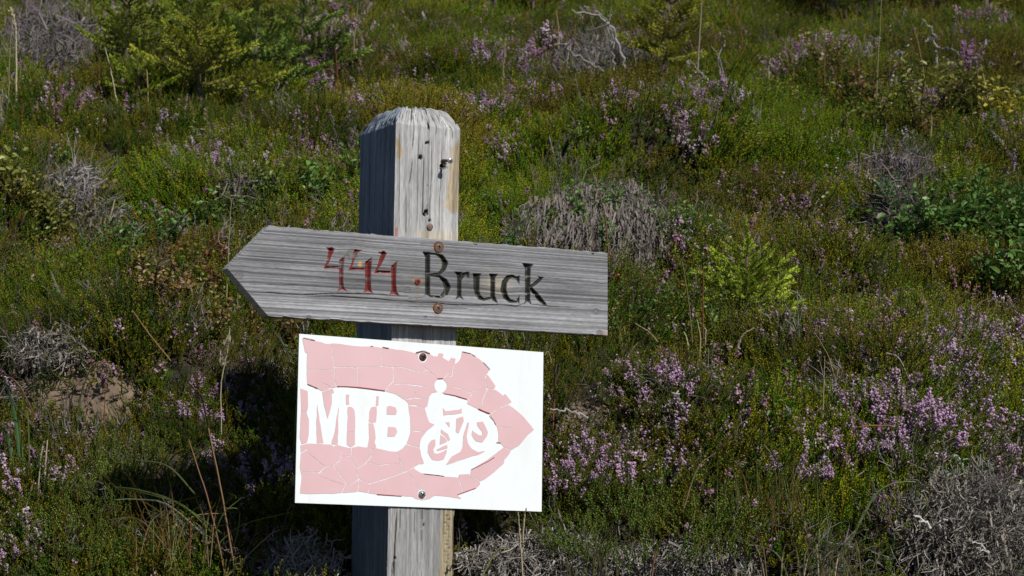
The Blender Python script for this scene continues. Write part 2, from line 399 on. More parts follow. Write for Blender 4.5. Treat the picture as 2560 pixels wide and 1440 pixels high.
# drying cracks on the front and left faces: (u fraction, v px top, v px bottom, depth)
def fcrack(sd, f0, p0, p1, wmm, dep, wv):
    global hgt, crk
    xm = 1062
    v0, v1 = px2uv(xm, p1)[1], px2uv(xm, p0)[1]
    tt = (VV - v0) / (v1 - v0)
    wgt = np.clip(np.minimum(tt, 1 - tt) * 6, 0, 1)
    cen = f0 + 0.018 * (vn(VV * 18, f0 * 50, 77) - 0.5) * 2 + wv * (tt - 0.5)
    sc = W_P if sd == 0 else D_P
    dd = np.abs(fr - cen) * sc * 1000
    k_ = np.where((side == sd) & (tt > 0) & (tt < 1), np.clip(1 - dd / (wmm * (0.35 + 0.65 * wgt)), 0, 1) * wgt, 0)
    hgt = hgt - dep * k_; crk = np.maximum(crk, k_)
for a in [(0, .26, 290, 380, 1.0, .005, .03), (0, .24, 400, 470, .9, .005, .05), (0, .19, 480, 600, .9, .006, -.01), (0, .42, 380, 560, 1.1, .006, .01),
          (0, .50, 265, 330, 1.2, .006, .02), (0, .07, 300, 600, .8, .003, .0), (0, .62, 265, 340, .8, .004, .0), (0, .78, 265, 345, .8, .004, .0), (0, .86, 270, 350, .8, .004, .0),
          (0, .105, 1270, 1460, 1.3, .009, .03), (0, .17, 1270, 1330, .8, .004, .0), (0, .40, 1275, 1340, .8, .004, .0), (0, .075, 1400, 1470, 1.2, .006, .0),
          (0, .55, 320, 600, .7, .002, 0), (0, .70, 330, 600, .7, .002, 0), (0, .34, 300, 600, .7, .002, .02),
          (3, .30, 330, 700, .8, .005, .02), (3, .70, 300, 620, 1.2, .008, .04), (3, .86, 300, 700, .9, .005, .0), (3, .75, 1250, 1460, 1.2, .008, 0), (3, .15, 400, 620, .7, .004, 0)]:
    fcrack(*a)
# old screw holes in the front face
hole = np.zeros_like(Gp)
UVf = np.stack([us, VV], -1)
for (hx, hy, hr) in [(1067, 357, 3.0), (1052, 393, 4.0), (1063, 534, 4.2), (1066, 528, 3.2), (1074, 551, 2.4), (1108, 414, 6.5), (1058, 1313, 2.4), (988, 1396, 2.6)]:
    c = px2uv(hx, hy)
    dd = 1.35 * np.hypot(us - c[0], VV - c[1]) * 1000 * (1 + 0.9 * (vn(us * 900, VV * 900, 9) - 0.5))
    k_ = np.where(side == 0, np.clip(1.35 - dd / hr * 1.0, 0, 1), 0)
    hole = np.maximum(hole, k_)
hgt = hgt - 0.011 * hole
# beetle-eaten strip low on the right of the front face
for i, py in enumerate(np.arange(1290, 1440, 9)):
    c = px2uv(1118 + 5 * math.sin(i * 2.3), py)
    dd = np.hypot((us - c[0]) * 0.6 + (VV - c[1]) * 0.35, (VV - c[1]) * 1.5) * 1000
    k_ = np.where(side == 0, np.clip(1.2 - dd / 2.4, 0, 1), 0); k_ = k_ * (vn(us * 700 + i, VV * 900, 19) > .45); hgt = hgt - 0.003 * k_; hole = np.maximum(hole, 0.32 * k_)
# sloping chamfers round the top
drop = np.clip(VV - (vT - 0.032 + 0.004 * (vn(ac / 7, side * 3.1, 66) - 0.5)), 0, 1) / 0.032
rag = 0.0065 * (vn(ac / 1.6, al / 9, 67) - 0.5) * sstep(0, 0.4, drop)
ins = 0.021 * np.clip(drop, 0, 1.1) ** 1.08 + rag + 0.006 * sstep(0.85, 1.1, drop)
# worn vertical corners
edge = np.minimum(fr, 1 - fr) * np.where((side == 0) | (side == 2), W_P, D_P)
wear = 0.0018 * np.exp(-edge / 0.0025) * (0.4 + 1.2 * vn(al / 14, side * 2.0, 81))
out = hgt - wear
du = np.where(side == 1, out, np.where(side == 3, -out, 0)); dn = np.where(side == 0, out, np.where(side == 2, -out, 0))
u2 = us + du; n2 = ns + dn
u2 = uc + np.sign(u2 - uc) * np.maximum(np.abs(u2 - uc) - ins * np.clip(np.abs(u2 - uc) / (W_P / 2), 0, 1), 0.002)
n2 = nc + np.sign(n2 - nc) * np.maximum(np.abs(n2 - nc) - ins * np.clip(np.abs(n2 - nc) / (D_P / 2), 0, 1), 0.002)
v2 = VV + np.where(drop > 0.3, 0.006 * (vn(ac / 1.9, side * 1.7, 90) - 0.5) + 0.004 * (vn(ac / 6, side * 1.7, 91) - 0.5), 0)
PV = uv2w(u2, v2, n2).reshape(-1, 3)
ii = np.arange(nr * npr).reshape(nr, npr)
Qp = np.stack([ii[:-1], np.roll(ii, -1, 1)[:-1], np.roll(ii, -1, 1)[1:], ii[1:]], -1).reshape(-1, 4)
# top cap: fan to a ridged centre
topc = uv2w(np.array(uc), np.array(vT + 0.003), np.array(nc))
PV = np.vstack([PV, topc[None]])
Tp = np.array([(ii[-1, k], ii[-1, (k + 1) % npr], nr * npr) for k in range(npr)])
# colour of the wood, with shade painted into the left face
gl = np.clip((Gp - 0.25) * 1.9, 0, 1)
macro = fbm(al / 90, ac / 18, 55, 3)
colr = (np.array([0.265, 0.262, 0.262])[None, None] * (1 - gl[..., None]) + np.array([0.46, 0.455, 0.45]) * gl[..., None]) * (0.75 + 0.5 * macro)[..., None]
colr = np.where((side == 3)[..., None], colr * np.array([0.54, 0.63, 0.76]), colr)      # left face: its blue shade is put into the colour
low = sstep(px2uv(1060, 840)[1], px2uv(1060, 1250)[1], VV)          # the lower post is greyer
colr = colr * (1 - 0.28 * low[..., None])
def tanpatch(poly, c, amt, soft=3.0):
    global colr
    fn = px_map(0.0); uvp = fn(np.array(poly, float))
    d = poly_sdf(np.stack([us.ravel(), VV.ravel()], -1), uvp).reshape(us.shape) * 1000
    d = d + 5 * (fbm(ac / 4, al / 25, 71, 2) - 0.5)
    k_ = np.where(side == 0, sstep(soft, -soft, d), 0)[..., None] * amt
    colr = colr * (1 - k_) + np.array(c) * (0.55 + 0.75 * gl[..., None]) * k_
tanpatch([(1128, 372), (1150, 345), (1155, 520), (1135, 535), (1112, 520), (1122, 430)], (0.37, 0.285, 0.17), 0.8)
tanpatch([(990, 345), (1000, 345), (1009, 385), (1000, 400), (991, 395)], (0.38, 0.28, 0.15), 0.8, 2)
tanpatch([(988, 570), (996, 566), (996, 592), (986, 592)], (0.36, 0.10, 0.08), 0.8, 1.5)
tanpatch([(1040, 575), (1150, 580), (1150, 602), (1040, 602)], (0.46, 0.38, 0.26), 0.45)
tanpatch([(1104, 1270), (1140, 1270), (1136, 1470), (1096, 1470)], (0.30, 0.245, 0.145), 0.85)
k_ = np.clip(crk * 1.4, 0, 1)[..., None]; colr = colr * (1 - k_) + np.array([0.05, 0.042, 0.036]) * k_
k_ = np.clip(hole * 1.6, 0, 1)[..., None]; colr = colr * (1 - k_) + np.array([0.035, 0.02, 0.016]) * k_
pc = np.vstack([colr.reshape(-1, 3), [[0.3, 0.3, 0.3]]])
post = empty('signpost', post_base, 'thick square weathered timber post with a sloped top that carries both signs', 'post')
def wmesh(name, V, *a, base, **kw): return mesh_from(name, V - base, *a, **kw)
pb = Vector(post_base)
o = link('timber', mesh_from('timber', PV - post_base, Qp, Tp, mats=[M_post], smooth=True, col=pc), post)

def screw_head(name, parent, base, px, py, off, r, mat, dome=0.25, washer=0.0, tilt=(0, 0), shank=0.0, slot=True, wmat=None, angle=0.4):
    """round head with a cross recess, its axis on the sign's normal"""
    c = px2uv(px, py, off); C0 = uv2w(np.array(c[0]), np.array(c[1]), np.array(off))
    nn = nrm(PN + tilt[0] * PU + tilt[1] * PZ); xx = nrm(np.cross(PZ, nn)); yv = np.cross(nn, xx)
    if np.dot(xx, PU) < 0: xx = -xx; yv = -yv
    g = Geo(); rings = np.concatenate([[0.0], np.linspace(0.08, 0.9, 11), [1.0, 1.0, 0.92]]); na = 32
    V = []; mi = []
    for i, q in enumerate(rings):
        for k in range(na):
            a = k * 2 * math.pi / na; x, y = math.cos(a) * q, math.sin(a) * q
            h = r * dome * (1 - q * q) + r * 0.22
            if i == len(rings) - 2: h = 0.0
            if i == len(rings) - 1: h = -0.003
            xr, yr = x * math.cos(angle) - y * math.sin(angle), x * math.sin(angle) + y * math.cos(angle)
            cross = slot and ((abs(xr) < 0.13 and abs(yr) < 0.58) or (abs(yr) < 0.13 and abs(xr) < 0.58))
            if cross: h -= 0.5 * r
            V.append(C0 + (xx * x + yv * y) * r + nn * (h + shank)); mi.append(1 if cross else 0)
    V = np.array(V); nrg = len(rings)
    jj = np.arange(nrg * na).reshape(nrg, na)
    Qh = np.stack([jj[:-1], jj[1:], np.roll(jj, -1, 1)[1:], np.roll(jj, -1, 1)[:-1]], -1).reshape(-1, 4)
    if np.dot(np.cross(V[jj[3, 0]] - V[jj[2, 0]], V[jj[2, 1]] - V[jj[2, 0]]), nn) < 0: Qh = Qh[:, ::-1]
    mi = np.array(mi); qm = mi[Qh].min(1)
    g.add(V, Qh, None, qm)
    if shank:
        tube(g, [C0 - nn * 0.012, C0 + nn * (shank * 0.5), C0 + nn * (shank - 0.001)], [r * 0.42, r * 0.42, r * 0.6], 12, 2)
        for q in np.arange(0.0, shank * 0.75, 0.0022):
            tube(g, [C0 + nn * q, C0 + nn * (q + 0.0009)], [r * 0.56, r * 0.50], 10, 2)
    me = geo_mesh(name, g, [mat, M_slot, M_rust]); me.transform(Matrix.Translation(-Vector(base)))
    so_ = link(name, me, parent)
    if washer:
        g = Geo(); nn_ = 40; a = np.arange(nn_) * 2 * math.pi / nn_
        prof = [(r * 1.02, 0.0), (r * 1.02, 0.0012), (washer * 0.94, 0.0014), (washer, 0.0006), (washer, -0.002)]
        V = np.concatenate([C0 + rr * (np.cos(a)[:, None] * xx + np.sin(a)[:, None] * yv) + nn * hh for rr, hh in prof])
        jj = np.arange(len(prof) * nn_).reshape(len(prof), nn_)
        g.add(V, np.stack([jj[:-1], jj[1:], np.roll(jj, -1, 1)[1:], np.roll(jj, -1, 1)[:-1]], -1).reshape(-1, 4))
        me = geo_mesh('washer', g, [wmat or M_rust]); wo = link('washer', me, so_); me.transform(Matrix.Translation(-Vector(base)))
    return so_
s1 = screw_head('screw', post, post_base, 1107, 401, 0.0, 0.0043, M_steel, shank=0.027, tilt=(0.02, -0.16))
s1['label'] = 'screw standing out of the post above the board'
s2 = screw_head('nail', post, post_base, 1075, 567, 0.001, 0.0052, M_rustpale, slot=False, dome=0.2)
s2['label'] = 'flat nail head in the post just above the board'

# ---------- wooden arrow board, carved
T_B = 0.026
fB = px_map(T_B)
cor = fB(np.array([(568, 671), (672, 565), (1519, 632), (1519, 839), (671, 791)], float))
tip, tl, tr_, br, bl = cor
e1 = nrm(tr_ - tl); e2 = np.array([-e1[1], e1[0]])
O2 = bl.copy()
def to_st(P): q = np.asarray(P) - O2; return np.stack([q @ e1, q @ e2], -1)
st = {k: to_st(v) for k, v in dict(tip=tip, tl=tl, tr=tr_, br=br, bl=bl).items()}
nv, nu = 178, 700
tv = np.unique(np.concatenate([np.linspace(0, 1, nv)]))
hb = st['tl'][1]; tt_tip = (st['tip'][1]) / hb
def lerp(a, b, q): return a + (b - a) * q[..., None]
qv = tv
Lft = np.where((qv <= tt_tip)[:, None], lerp(st['bl'], st['tip'], np.clip(qv / tt_tip, 0, 1)), lerp(st['tip'], st['tl'], np.clip((qv - tt_tip) / (1 - tt_tip), 0, 1)))
Rgt = lerp(st['br'], st['tr'], qv)
qu = np.linspace(0, 1, nu)
ST = Lft[:, None] + (Rgt - Lft)[:, None] * qu[None, :, None]
S_, T_ = ST[..., 0] * 1000, ST[..., 1] * 1000           # mm along / across the board
def pxst(px, py): return to_st(fB(np.array([(px, py)], float)))[0] * 1000
knots = [(880, 636, 13), (598, 689, 9), (1019, 725, 7), (1490, 778, 7), (1064, 793, 4), (773, 793, 5), (1499, 834, 9), (1262, 712, 16)]
tw = T_ + 1.0 * (fbm(S_ / 260, T_ / 80, 101, 2) - 0.5) - 0.004 * S_
kn = np.zeros_like(S_)
for (kx, ky, kr) in knots:
    c = pxst(kx, ky); r = kr * 0.62
    ds, dt = S_ - c[0], T_ - c[1]
    soft = dt / (np.abs(dt) + 0.6 * r)
    tw = tw - soft * 0.85 * r * np.exp(-(ds / (2.6 * r)) ** 2) * np.exp(-np.abs(dt) / (1.6 * r))
    rr = np.hypot(ds, dt * 1.0) / r * (1 + 0.25 * (vn(S_ / 4, T_ / 4, 5) - 0.5))
    kk = np.clip(1.3 - rr, 0, 1) if kr != 16 else 0 * rr
    kn = np.maximum(kn, kk)
G1 = vn(tw / 2.1, S_ / 900, 111); G2 = vn(tw / 1.2, S_ / 420, 112); G3 = vn(tw / 0.7, S_ / 45, 113)
Gb = 0.5 * G1 + 0.33 * G2 + 0.17 * G3
hb_ = 0.0016 * (Gb - 0.55) * (1 - 0.6 * kn) - 0.0005 * kn
ucur = 0.0006 * (fbm(S_ / 60, T_ / 30, 120, 2) - 0.5); hb_ = hb_ + ucur
# long drying cracks
crb = np.zeros_like(S_)
PX = np.stack([S_.ravel(), T_.ravel()], -1)
def z1(L): return [(540 + x / 4.8, 540 + y / 4.8) for x, y in L]
def z2(L): return [(1020 + x / 4.8, 560 + y / 4.8) for x, y in L]
for L, wmm in [(z1([(370, 915), (700, 928), (1100, 940), (1400, 932), (1900, 940), (2300, 965)]) , 1.0), (z1([(1100, 970), (1400, 963), (1700, 985), (2100, 1010), (2496, 1040)]), 0.9),
               (z1([(400, 820), (800, 835), (1000, 820)]), 0.5), (z2([(0, 940), (350, 945), (600, 975), (900, 975), (1100, 965), (1300, 990), (1390, 960)]), 1.0),
               (z2([(1470, 970), (1550, 972), (1700, 990), (2030, 1000)]), 0.8), (z2([(0, 995), (300, 1000), (700, 1018)]), 0.6), (z2([(0, 895), (170, 888)]), 0.9), (z2([(1950, 1085), (2180, 1105)]), 0.6),
               (z2([(150, 240), (330, 250)]), 0.5), (z1([(300, 600), (900, 640)]), 0.3), (z2([(1600, 640), (2390, 720)]), 0.3)]:
    c = to_st(fB(np.array(L))) * 1000
    pts = [(x, y, wmm * (0.3 if i in (0, len(c) - 1) else 1.0)) for i, (x, y) in enumerate(c)]
    q = PX.copy(); q[:, 1] += 1.2 * (vn(PX[:, 0] / 30, 0 * PX[:, 0], 130) - 0.5)
    d = stroke_sdf(q, pts).reshape(S_.shape)
    crb = np.maximum(crb, np.clip(0.5 - d / 0.9, 0, 1))
hb_ = hb_ - 0.0024 * crb
# V-cut lettering, traced from the photograph
def zs1(L): return ('s', [(540 + x / 4.8, 540 + y / 4.8, w_ / 4.8) for x, y, w_ in L])
def zs2(L): return ('s', [(1020 + x / 4.8, 560 + y / 4.8, w_ / 4.8) for x, y, w_ in L])
def zp1(L): return ('p', z1(L))
def zp2(L): return ('p', z2(L))
red = [zp1([(1315, 373), (1442, 392), (1400, 425), (1352, 418)]), zs1([(1385, 410, 62), (1362, 480, 42), (1340, 560, 30), (1300, 628, 12)]), zp1([(1295, 634), (1318, 596), (1482, 600), (1482, 634)]),
       zp1([(1552, 472), (1534, 580), (1530, 780), (1540, 860), (1582, 912), (1505, 884), (1448, 918), (1478, 870), (1478, 530)]),
       zp1([(1640, 405), (1772, 406), (1695, 446)]), zs1([(1680, 425, 50), (1650, 520, 26), (1628, 600, 22), (1595, 654, 10)]), zp1([(1588, 658), (1625, 616), (1787, 624), (1787, 652), (1700, 645)]),
       zp1([(1874, 494), (1866, 600), (1860, 780), (1866, 890), (1888, 934), (1822, 905), (1758, 934), (1790, 880), (1788, 550)]),
       zp1([(1938, 428), (2062, 440), (2030, 475), (1980, 470)]), zs1([(2010, 455, 66), (1980, 540, 46), (1940, 630, 26), (1900, 688, 10)]), zp1([(1893, 692), (1930, 650), (2102, 655), (2102, 688)]),
       zp1([(2180, 532), (2166, 620), (2162, 810), (2176, 915), (2208, 972), (2132, 938), (2076, 948), (2106, 900), (2102, 600)])]
black = [zp2([(168, 328), (282, 340), (268, 375), (266, 845), (292, 890), (212, 852), (172, 890), (204, 840), (204, 395)]),
         zs2([(265, 358, 24), (340, 362, 30), (410, 400, 55), (448, 470, 70), (425, 545, 50), (370, 600, 30), (262, 606, 22)]),
         zs2([(262, 620, 20), (380, 632, 34), (445, 690, 66), (474, 755, 80), (455, 825, 64), (390, 878, 32), (262, 866, 24)]),
         zp2([(548, 568), (655, 576), (645, 625), (642, 860), (674, 920), (615, 884), (560, 916), (588, 860), (588, 620)]), zs2([(635, 660, 34), (668, 606, 42), (715, 590, 36)]), ('p', z2([(690, 575), (738, 575), (734, 660), (700, 625)])),
         zp2([(772, 593), (884, 592), (862, 640), (858, 790), (870, 850), (905, 890), (850, 890), (800, 840), (784, 760), (784, 640)]), zs2([(830, 830, 56), (860, 886, 52), (910, 906, 36), (992, 890, 26)]),
         zp2([(966, 594), (1088, 600), (1048, 645), (1046, 860), (1082, 958), (1012, 922), (988, 870), (988, 640)]),
         zp2([(1342, 612), (1340, 732), (1306, 682), (1290, 640)]), zs2([(1310, 650, 26), (1250, 626, 36), (1195, 645, 52), (1155, 705, 66), (1145, 790, 76), (1170, 870, 66), (1220, 924, 46), (1300, 934, 26)]), zp2([(1342, 848), (1337, 964), (1298, 918)]),
         zp2([(1362, 466), (1512, 482), (1474, 530), (1468, 900), (1484, 974), (1430, 934), (1384, 978), (1404, 920), (1402, 530)]), zp2([(1546, 623), (1648, 640), (1590, 672)]), zs2([(1596, 655, 40), (1530, 712, 42), (1455, 766, 34)]),
         zs2([(1470, 766, 34), (1530, 838, 60), (1585, 905, 62), (1640, 960, 40)]), zp2([(1560, 945), (1620, 915), (1692, 1004), (1585, 936)])]
mm_per_px = 0.642 * np.linalg.norm(to_st(fB(np.array([(1100., 700.)])))[0] - to_st(fB(np.array([(1200., 700.)])))[0]) * 1000 / 100 / 0.642
def sdf_of(items):
    d = np.full(len(PX), 1e9)
    for kind, L in items:
        if kind == 'p': d = np.minimum(d, poly_sdf(PX, to_st(fB(np.array(L))) * 1000))
        else:
            c = to_st(fB(np.array([(a, b_) for a, b_, _ in L]))) * 1000
            d = np.minimum(d, stroke_sdf(PX, [(x, y, w_ * mm_per_px) for (x, y), (_, _, w_) in zip(c, L)]))
    return d.reshape(S_.shape)
dR, dK = sdf_of(red), sdf_of(black)
dL = np.minimum(dR, dK) + 0.5 * (Gb - 0.5)
cut = np.clip(-dL * 1.5, 0, 6.5)
hb_ = np.where(dL < 0, hb_ * 0.5 - cut / 1000, hb_)
# colour
gl = np.clip((Gb - 0.30) * 2.3, 0, 1)[..., None]
mac = (0.60 + 0.80 * fbm(S_ / 110, T_ / 24, 140, 4))[..., None]
lowb = sstep(45, 5, T_)[..., None]; 
midk = np.exp(-((T_ - 62) / 30) ** 2)[..., None]
cb = (np.array([0.115, 0.115, 0.122]) * (1 - gl) + np.array([0.285, 0.288, 0.305]) * gl) * mac * (1 + 0.30 * lowb - 0.12 * midk)
for kx, ky, rx_, ry_, am_ in [(1420, 715, 60, 16, .42), (910, 700, 70, 20, .28), (1180, 690, 90, 24, .25), (1150, 765, 110, 7, .25)]:      # darker damp stains
    c = pxst(kx, ky); q_ = np.exp(-((S_ - c[0]) / rx_) ** 2 - ((T_ - c[1]) / ry_) ** 2) * (.5 + fbm(S_ / 30, T_ / 6, 154, 3)); cb = cb * (1 - am_ * np.clip(q_, 0, 1))[..., None]
# warmer, less weathered wood between the last letters, and near the right end
c = pxst(1240, 712); k_ = np.exp(-((S_ - c[0]) / 26) ** 2 - ((T_ - c[1]) / 17) ** 2)[..., None] * 0.6
cb = cb * (1 - k_) + np.array([0.42, 0.36, 0.27]) * (0.4 + 0.8 * gl) * k_
c = pxst(1509, 836); k_ = np.clip(1 - np.hypot(S_ - c[0], T_ - c[1]) / 8, 0, 1)[..., None]
cb = cb * (1 - k_) + np.array([0.34, 0.19, 0.09]) * k_
for kx, ky, rr in [(1097, 617, 12), (1044, 703, 10), (1094, 770, 12)]:        # rust and raw wood round the screws
    c = pxst(kx, ky); d = np.hypot((S_ - c[0]) / 1.5, T_ - c[1]) + 4 * (fbm(S_ / 4, T_ / 2, 150, 2) - 0.5)
    k_ = sstep(rr * 0.75, rr * 0.45, d)[..., None] * 0.85
    cb = cb * (1 - k_) + np.array([0.33, 0.19, 0.085]) * (0.5 + 0.8 * gl) * k_
c = pxst(900, 661); k_ = np.clip(1.4 - np.hypot((S_ - c[0]) * 1.2, T_ - c[1]) / 4, 0, 1)[..., None]; cb = cb * (1 - k_) + np.array([0.52, 0.31, 0.07]) * k_
kc = np.clip(kn * 1.3, 0, 1)[..., None]; ring = (0.5 + 0.5 * np.sin(20 * kn + 3 * vn(S_ / 3, T_ / 3, 8)))[..., None]
cb = cb * (1 - 0.9 * kc) + (np.array([0.20, 0.19, 0.18]) * (0.35 + 0.8 * ring)) * 0.9 * kc
krim = (np.exp(-((kn - 0.28) / 0.12) ** 2) * .55)[..., None]; cb = cb * (1 - krim) + np.array([.06, .055, .05]) * krim
k_ = np.clip(crb * 1.6, 0, 1)[..., None]; cb = cb * (1 - k_) + np.array([0.03, 0.028, 0.026]) * k_
worn = fbm(S_ / 6, T_ / 6, 160, 3)
wallR = 0.30 * (vn(tw / 1.5, S_ / 90, 170) - 0.5)                    # stripes of bare grain showing through the paint
c = pxst(848, 680); first = np.exp(-((S_ - c[0]) / 26) ** 2)                # the first digit has lost most of its paint
kr_ = sstep(0.15, -0.4, dR) * sstep(0.17, 0.32, worn + wallR - .16 * first + 0.10 * (fbm(S_ / 14, T_ / 14, 161, 2) - .5))
kk_ = sstep(0.1, -0.5, dK) * sstep(0.13, 0.30, worn + 0.8 * wallR)
cb = cb * (1 - kr_[..., None]) + np.array([0.175, 0.028, 0.026]) * (0.65 + 0.5 * gl) * kr_[..., None]
cb = cb * (1 - kk_[..., None]) + np.array([0.028, 0.028, 0.024]) * (0.6 + 0.9 * gl) * kk_[..., None]
for kx, ky, ln_ in [(1097, 617, 42), (1044, 703, 60), (1094, 770, 30)]:      # rust run-off below the screws
    c = pxst(kx, ky); dd = np.abs(S_ - c[0] - 1.5 * (vn(T_ / 9, kx + 0 * T_, 151) - .5)); k_ = (sstep(6, 1, dd) * sstep(-ln_, -4, T_ - c[1]) * (T_ < c[1]) * (0.4 + 0.8 * vn(S_ / 1.5, T_ / 20, 152)))[..., None] * 0.42
    cb = cb * (1 - k_) + np.array([0.17, 0.095, 0.05]) * k_
blot = sstep(.56, .72, fbm(S_ / 45, T_ / 22, 153, 3))[..., None] * .35; cb = cb * (1 - blot * .5) + np.array([.25, .235, .20]) * blot * .25
# fuzzy end grain on the rim
def st2w(s, t, off):
    uv = O2 + s[..., None] * e1 + t[..., None] * e2
    return uv2w(uv[..., 0], uv[..., 1], off)
jag = 0.0016 * (vn(T_ / 1.3, 0 * T_, 181) - 0.5) * (qu[None, :] < 0.0001) * (qv[:, None] > tt_tip)
jt = (0.0022 * (vn(S_ / 14, 0 * S_, 182) - 0.5) - 0.004 * sstep(.80, .95, vn(S_ / 11, 0 * S_, 183)) * (qv[:, None] > .5) + 0.0035 * sstep(.80, .95, vn(S_ / 13, 0 * S_, 184)) * (qv[:, None] < .5)) * ((qv[:, None] > 0.999) | (qv[:, None] < 0.001))
FV = st2w(ST[..., 0] + jag, ST[..., 1] + jt, T_B + hb_)
nbv = nv * nu
jj = np.arange(nbv).reshape(nv, nu)
Qf = np.stack([jj[:-1, :-1], jj[:-1, 1:], jj[1:, 1:], jj[1:, :-1]], -1).reshape(-1, 4)
loop = np.concatenate([jj[0, :], jj[1:, -1], jj[-1, -2::-1], jj[-2:0:-1, 0]])
nl = len(loop); fl = FV.reshape(-1, 3)[loop]; lc = cb.reshape(-1, 3)[loop]
isleft = np.concatenate([np.zeros(nu), np.zeros(nv - 1), np.zeros(nu - 1), np.ones(nv - 2)])
Vs, Cs, Qs = [FV.reshape(-1, 3)], [cb.reshape(-1, 3)], [Qf]
prev = loop; base_i = nbv
cen3 = st2w(np.array(0.3), np.array(0.07), np.array(0.0))
nlay = 9
for k in range(1, nlay + 1):
    dep = T_B * k / nlay - 0.0008
    st_l = ST.reshape(-1, 2)[loop]
    aa = np.arange(nl)
    rgh = 0.0016 * (vn(aa / 1.5, k * 0.7 + 0 * aa, 190) - 0.5) * (0.3 + isleft)
    L3 = st2w(st_l[:, 0] + rgh * (st_l[:, 0] < 0.12) * 1.0, st_l[:, 1] + rgh * 0.4, np.full(nl, T_B - dep))
    ids = base_i + np.arange(nl); base_i += nl
    Vs.append(L3)
    gcol = (0.30 + 0.5 * vn(aa / 1.7, k * 0.35 + 0 * aa, 191))[:, None]
    Cs.append(np.where(isleft[:, None] > 0, np.array([0.42, 0.41, 0.39]) * (0.5 + gcol), np.array([0.20, 0.16, 0.12]) * (0.5 + gcol)))
    Qs.append(np.stack([np.roll(prev, -1), prev, ids, np.roll(ids, -1)], -1)); prev = ids
backc = st2w(np.array([0.30]), np.array([0.07]), np.array([0.0008]))
Vs.append(backc); Cs.append(np.array([[0.2, 0.19, 0.18]]))
Tb = np.stack([np.roll(prev, -1), prev, np.full(nl, base_i)], -1)
board_base = uv2w(np.array(0.0), np.array(px2uv(1060, 830)[1]), np.array(T_B / 2))
sign1 = empty('arrow_sign', board_base, 'weathered grey wooden arrow board pointing left with red 444 and carved Bruck', 'sign')
link('board', mesh_from('board', np.vstack(Vs) - board_base, np.vstack(Qs), Tb, mats=[M_wood], smooth=True, col=np.vstack(Cs)), sign1)
a = screw_head('screw', sign1, board_base, 1097, 617, T_B + 0.0003, 0.0052, M_rustpale, washer=0.0088, angle=0.2); a['label'] = 'rusty screw with a washer above the B'
a = screw_head('screw', sign1, board_base, 1044, 704, T_B + 0.0003, 0.0050, M_redscrew, angle=0.5); a['label'] = 'dark red screw left of the B'
a = screw_head('screw', sign1, board_base, 1095, 770, T_B + 0.0003, 0.0052, M_rustpale, washer=0.0086, angle=0.5); a['label'] = 'rusty screw with a washer under the B'

# ---------- white panel with peeling pink film
T_M = 0.004
fM = px_map(T_M)
pc4 = fM(np.array([(748, 834.5), (1358.5, 880.5), (1354, 1279), (737.5, 1257)], float))
panel_base = uv2w(np.array(0.0), np.array(pc4[2:, 1].mean()), np.array(T_M / 2))
sign2 = empty('trail_sign', panel_base, 'white panel with peeling faded pink arrow, white MTB lettering and mountain biker', 'sign')
bm = bmesh.new()
fr_ = [bm.verts.new(Vector(uv2w(np.array(p[0]), np.array(p[1]), np.array(T_M)) - panel_base)) for p in pc4]
bk_ = [bm.verts.new(Vector(uv2w(np.array(p[0]), np.array(p[1]), np.array(0.0012)) - panel_base)) for p in pc4]
fa = bm.faces.new(fr_); bm.faces.new(bk_[::-1])
for i in range(4): bm.faces.new([fr_[i], bk_[i], bk_[(i + 1) % 4], fr_[(i + 1) % 4]]).material_index = 1
bmesh.ops.recalc_face_normals(bm, faces=bm.faces)
me = bpy.data.meshes.new('panel'); bm.to_mesh(me); bm.free(); me.materials.append(M_panel); me.materials.append(M_panel_edge)
pan = link('panel', me, sign2)
def q4(L): return [(730 + x / 3.0625, 820 + y / 3.0638) for x, y in L]
def q5(L): return [(1020 + x / 3.2, 840 + y / 3.2) for x, y in L]
outline = q4([(80, 78), (130, 90), (180, 98), (260, 120), (330, 118), (400, 125), (470, 138), (540, 142), (600, 140), (690, 150), (740, 158), (820, 165), (900, 180), (945, 190)]) + \
    q5([(20, 127), (60, 138), (90, 132), (160, 140), (205, 162), (238, 165), (244, 137), (287, 142), (275, 174), (325, 203), (348, 172), (383, 180), (372, 226), (404, 206), (424, 176), (432, 125), (520, 150), (580, 190), (655, 268), (634, 302), (668, 355), (702, 405), (690, 425), (735, 455), (757, 478), (774, 460), (830, 527), (800, 546), (870, 597), (925, 645), (1008, 748), (960, 790), (885, 880), (825, 914), (800, 960), (772, 990), (765, 1020), (700, 1080), (610, 1150), (572, 1163), (578, 1190), (540, 1220), (450, 1250), (390, 1272), (430, 1303), (330, 1285), (215, 1275), (170, 1303), (110, 1314), (60, 1300), (40, 1285)]) + \
    q4([(870, 1290), (800, 1282), (650, 1275), (510, 1252), (430, 1262), (300, 1268), (200, 1270), (60, 1268), (66, 1200), (75, 1130), (60, 1060), (68, 960), (58, 840), (68, 640), (60, 540), (65, 455), (118, 440), (112, 330), (118, 190), (100, 185)])
band = q4([(30, 440), (120, 438), (190, 462), (230, 482), (300, 457), (345, 452), (500, 457), (715, 484), (790, 507), (850, 542), (885, 572), (905, 680), (905, 800), (878, 885), (850, 920), (800, 950), (740, 942), (640, 918), (605, 932), (575, 915), (510, 905), (440, 918), (350, 897), (320, 905), (295, 890), (240, 890), (130, 885), (70, 898), (30, 900)])
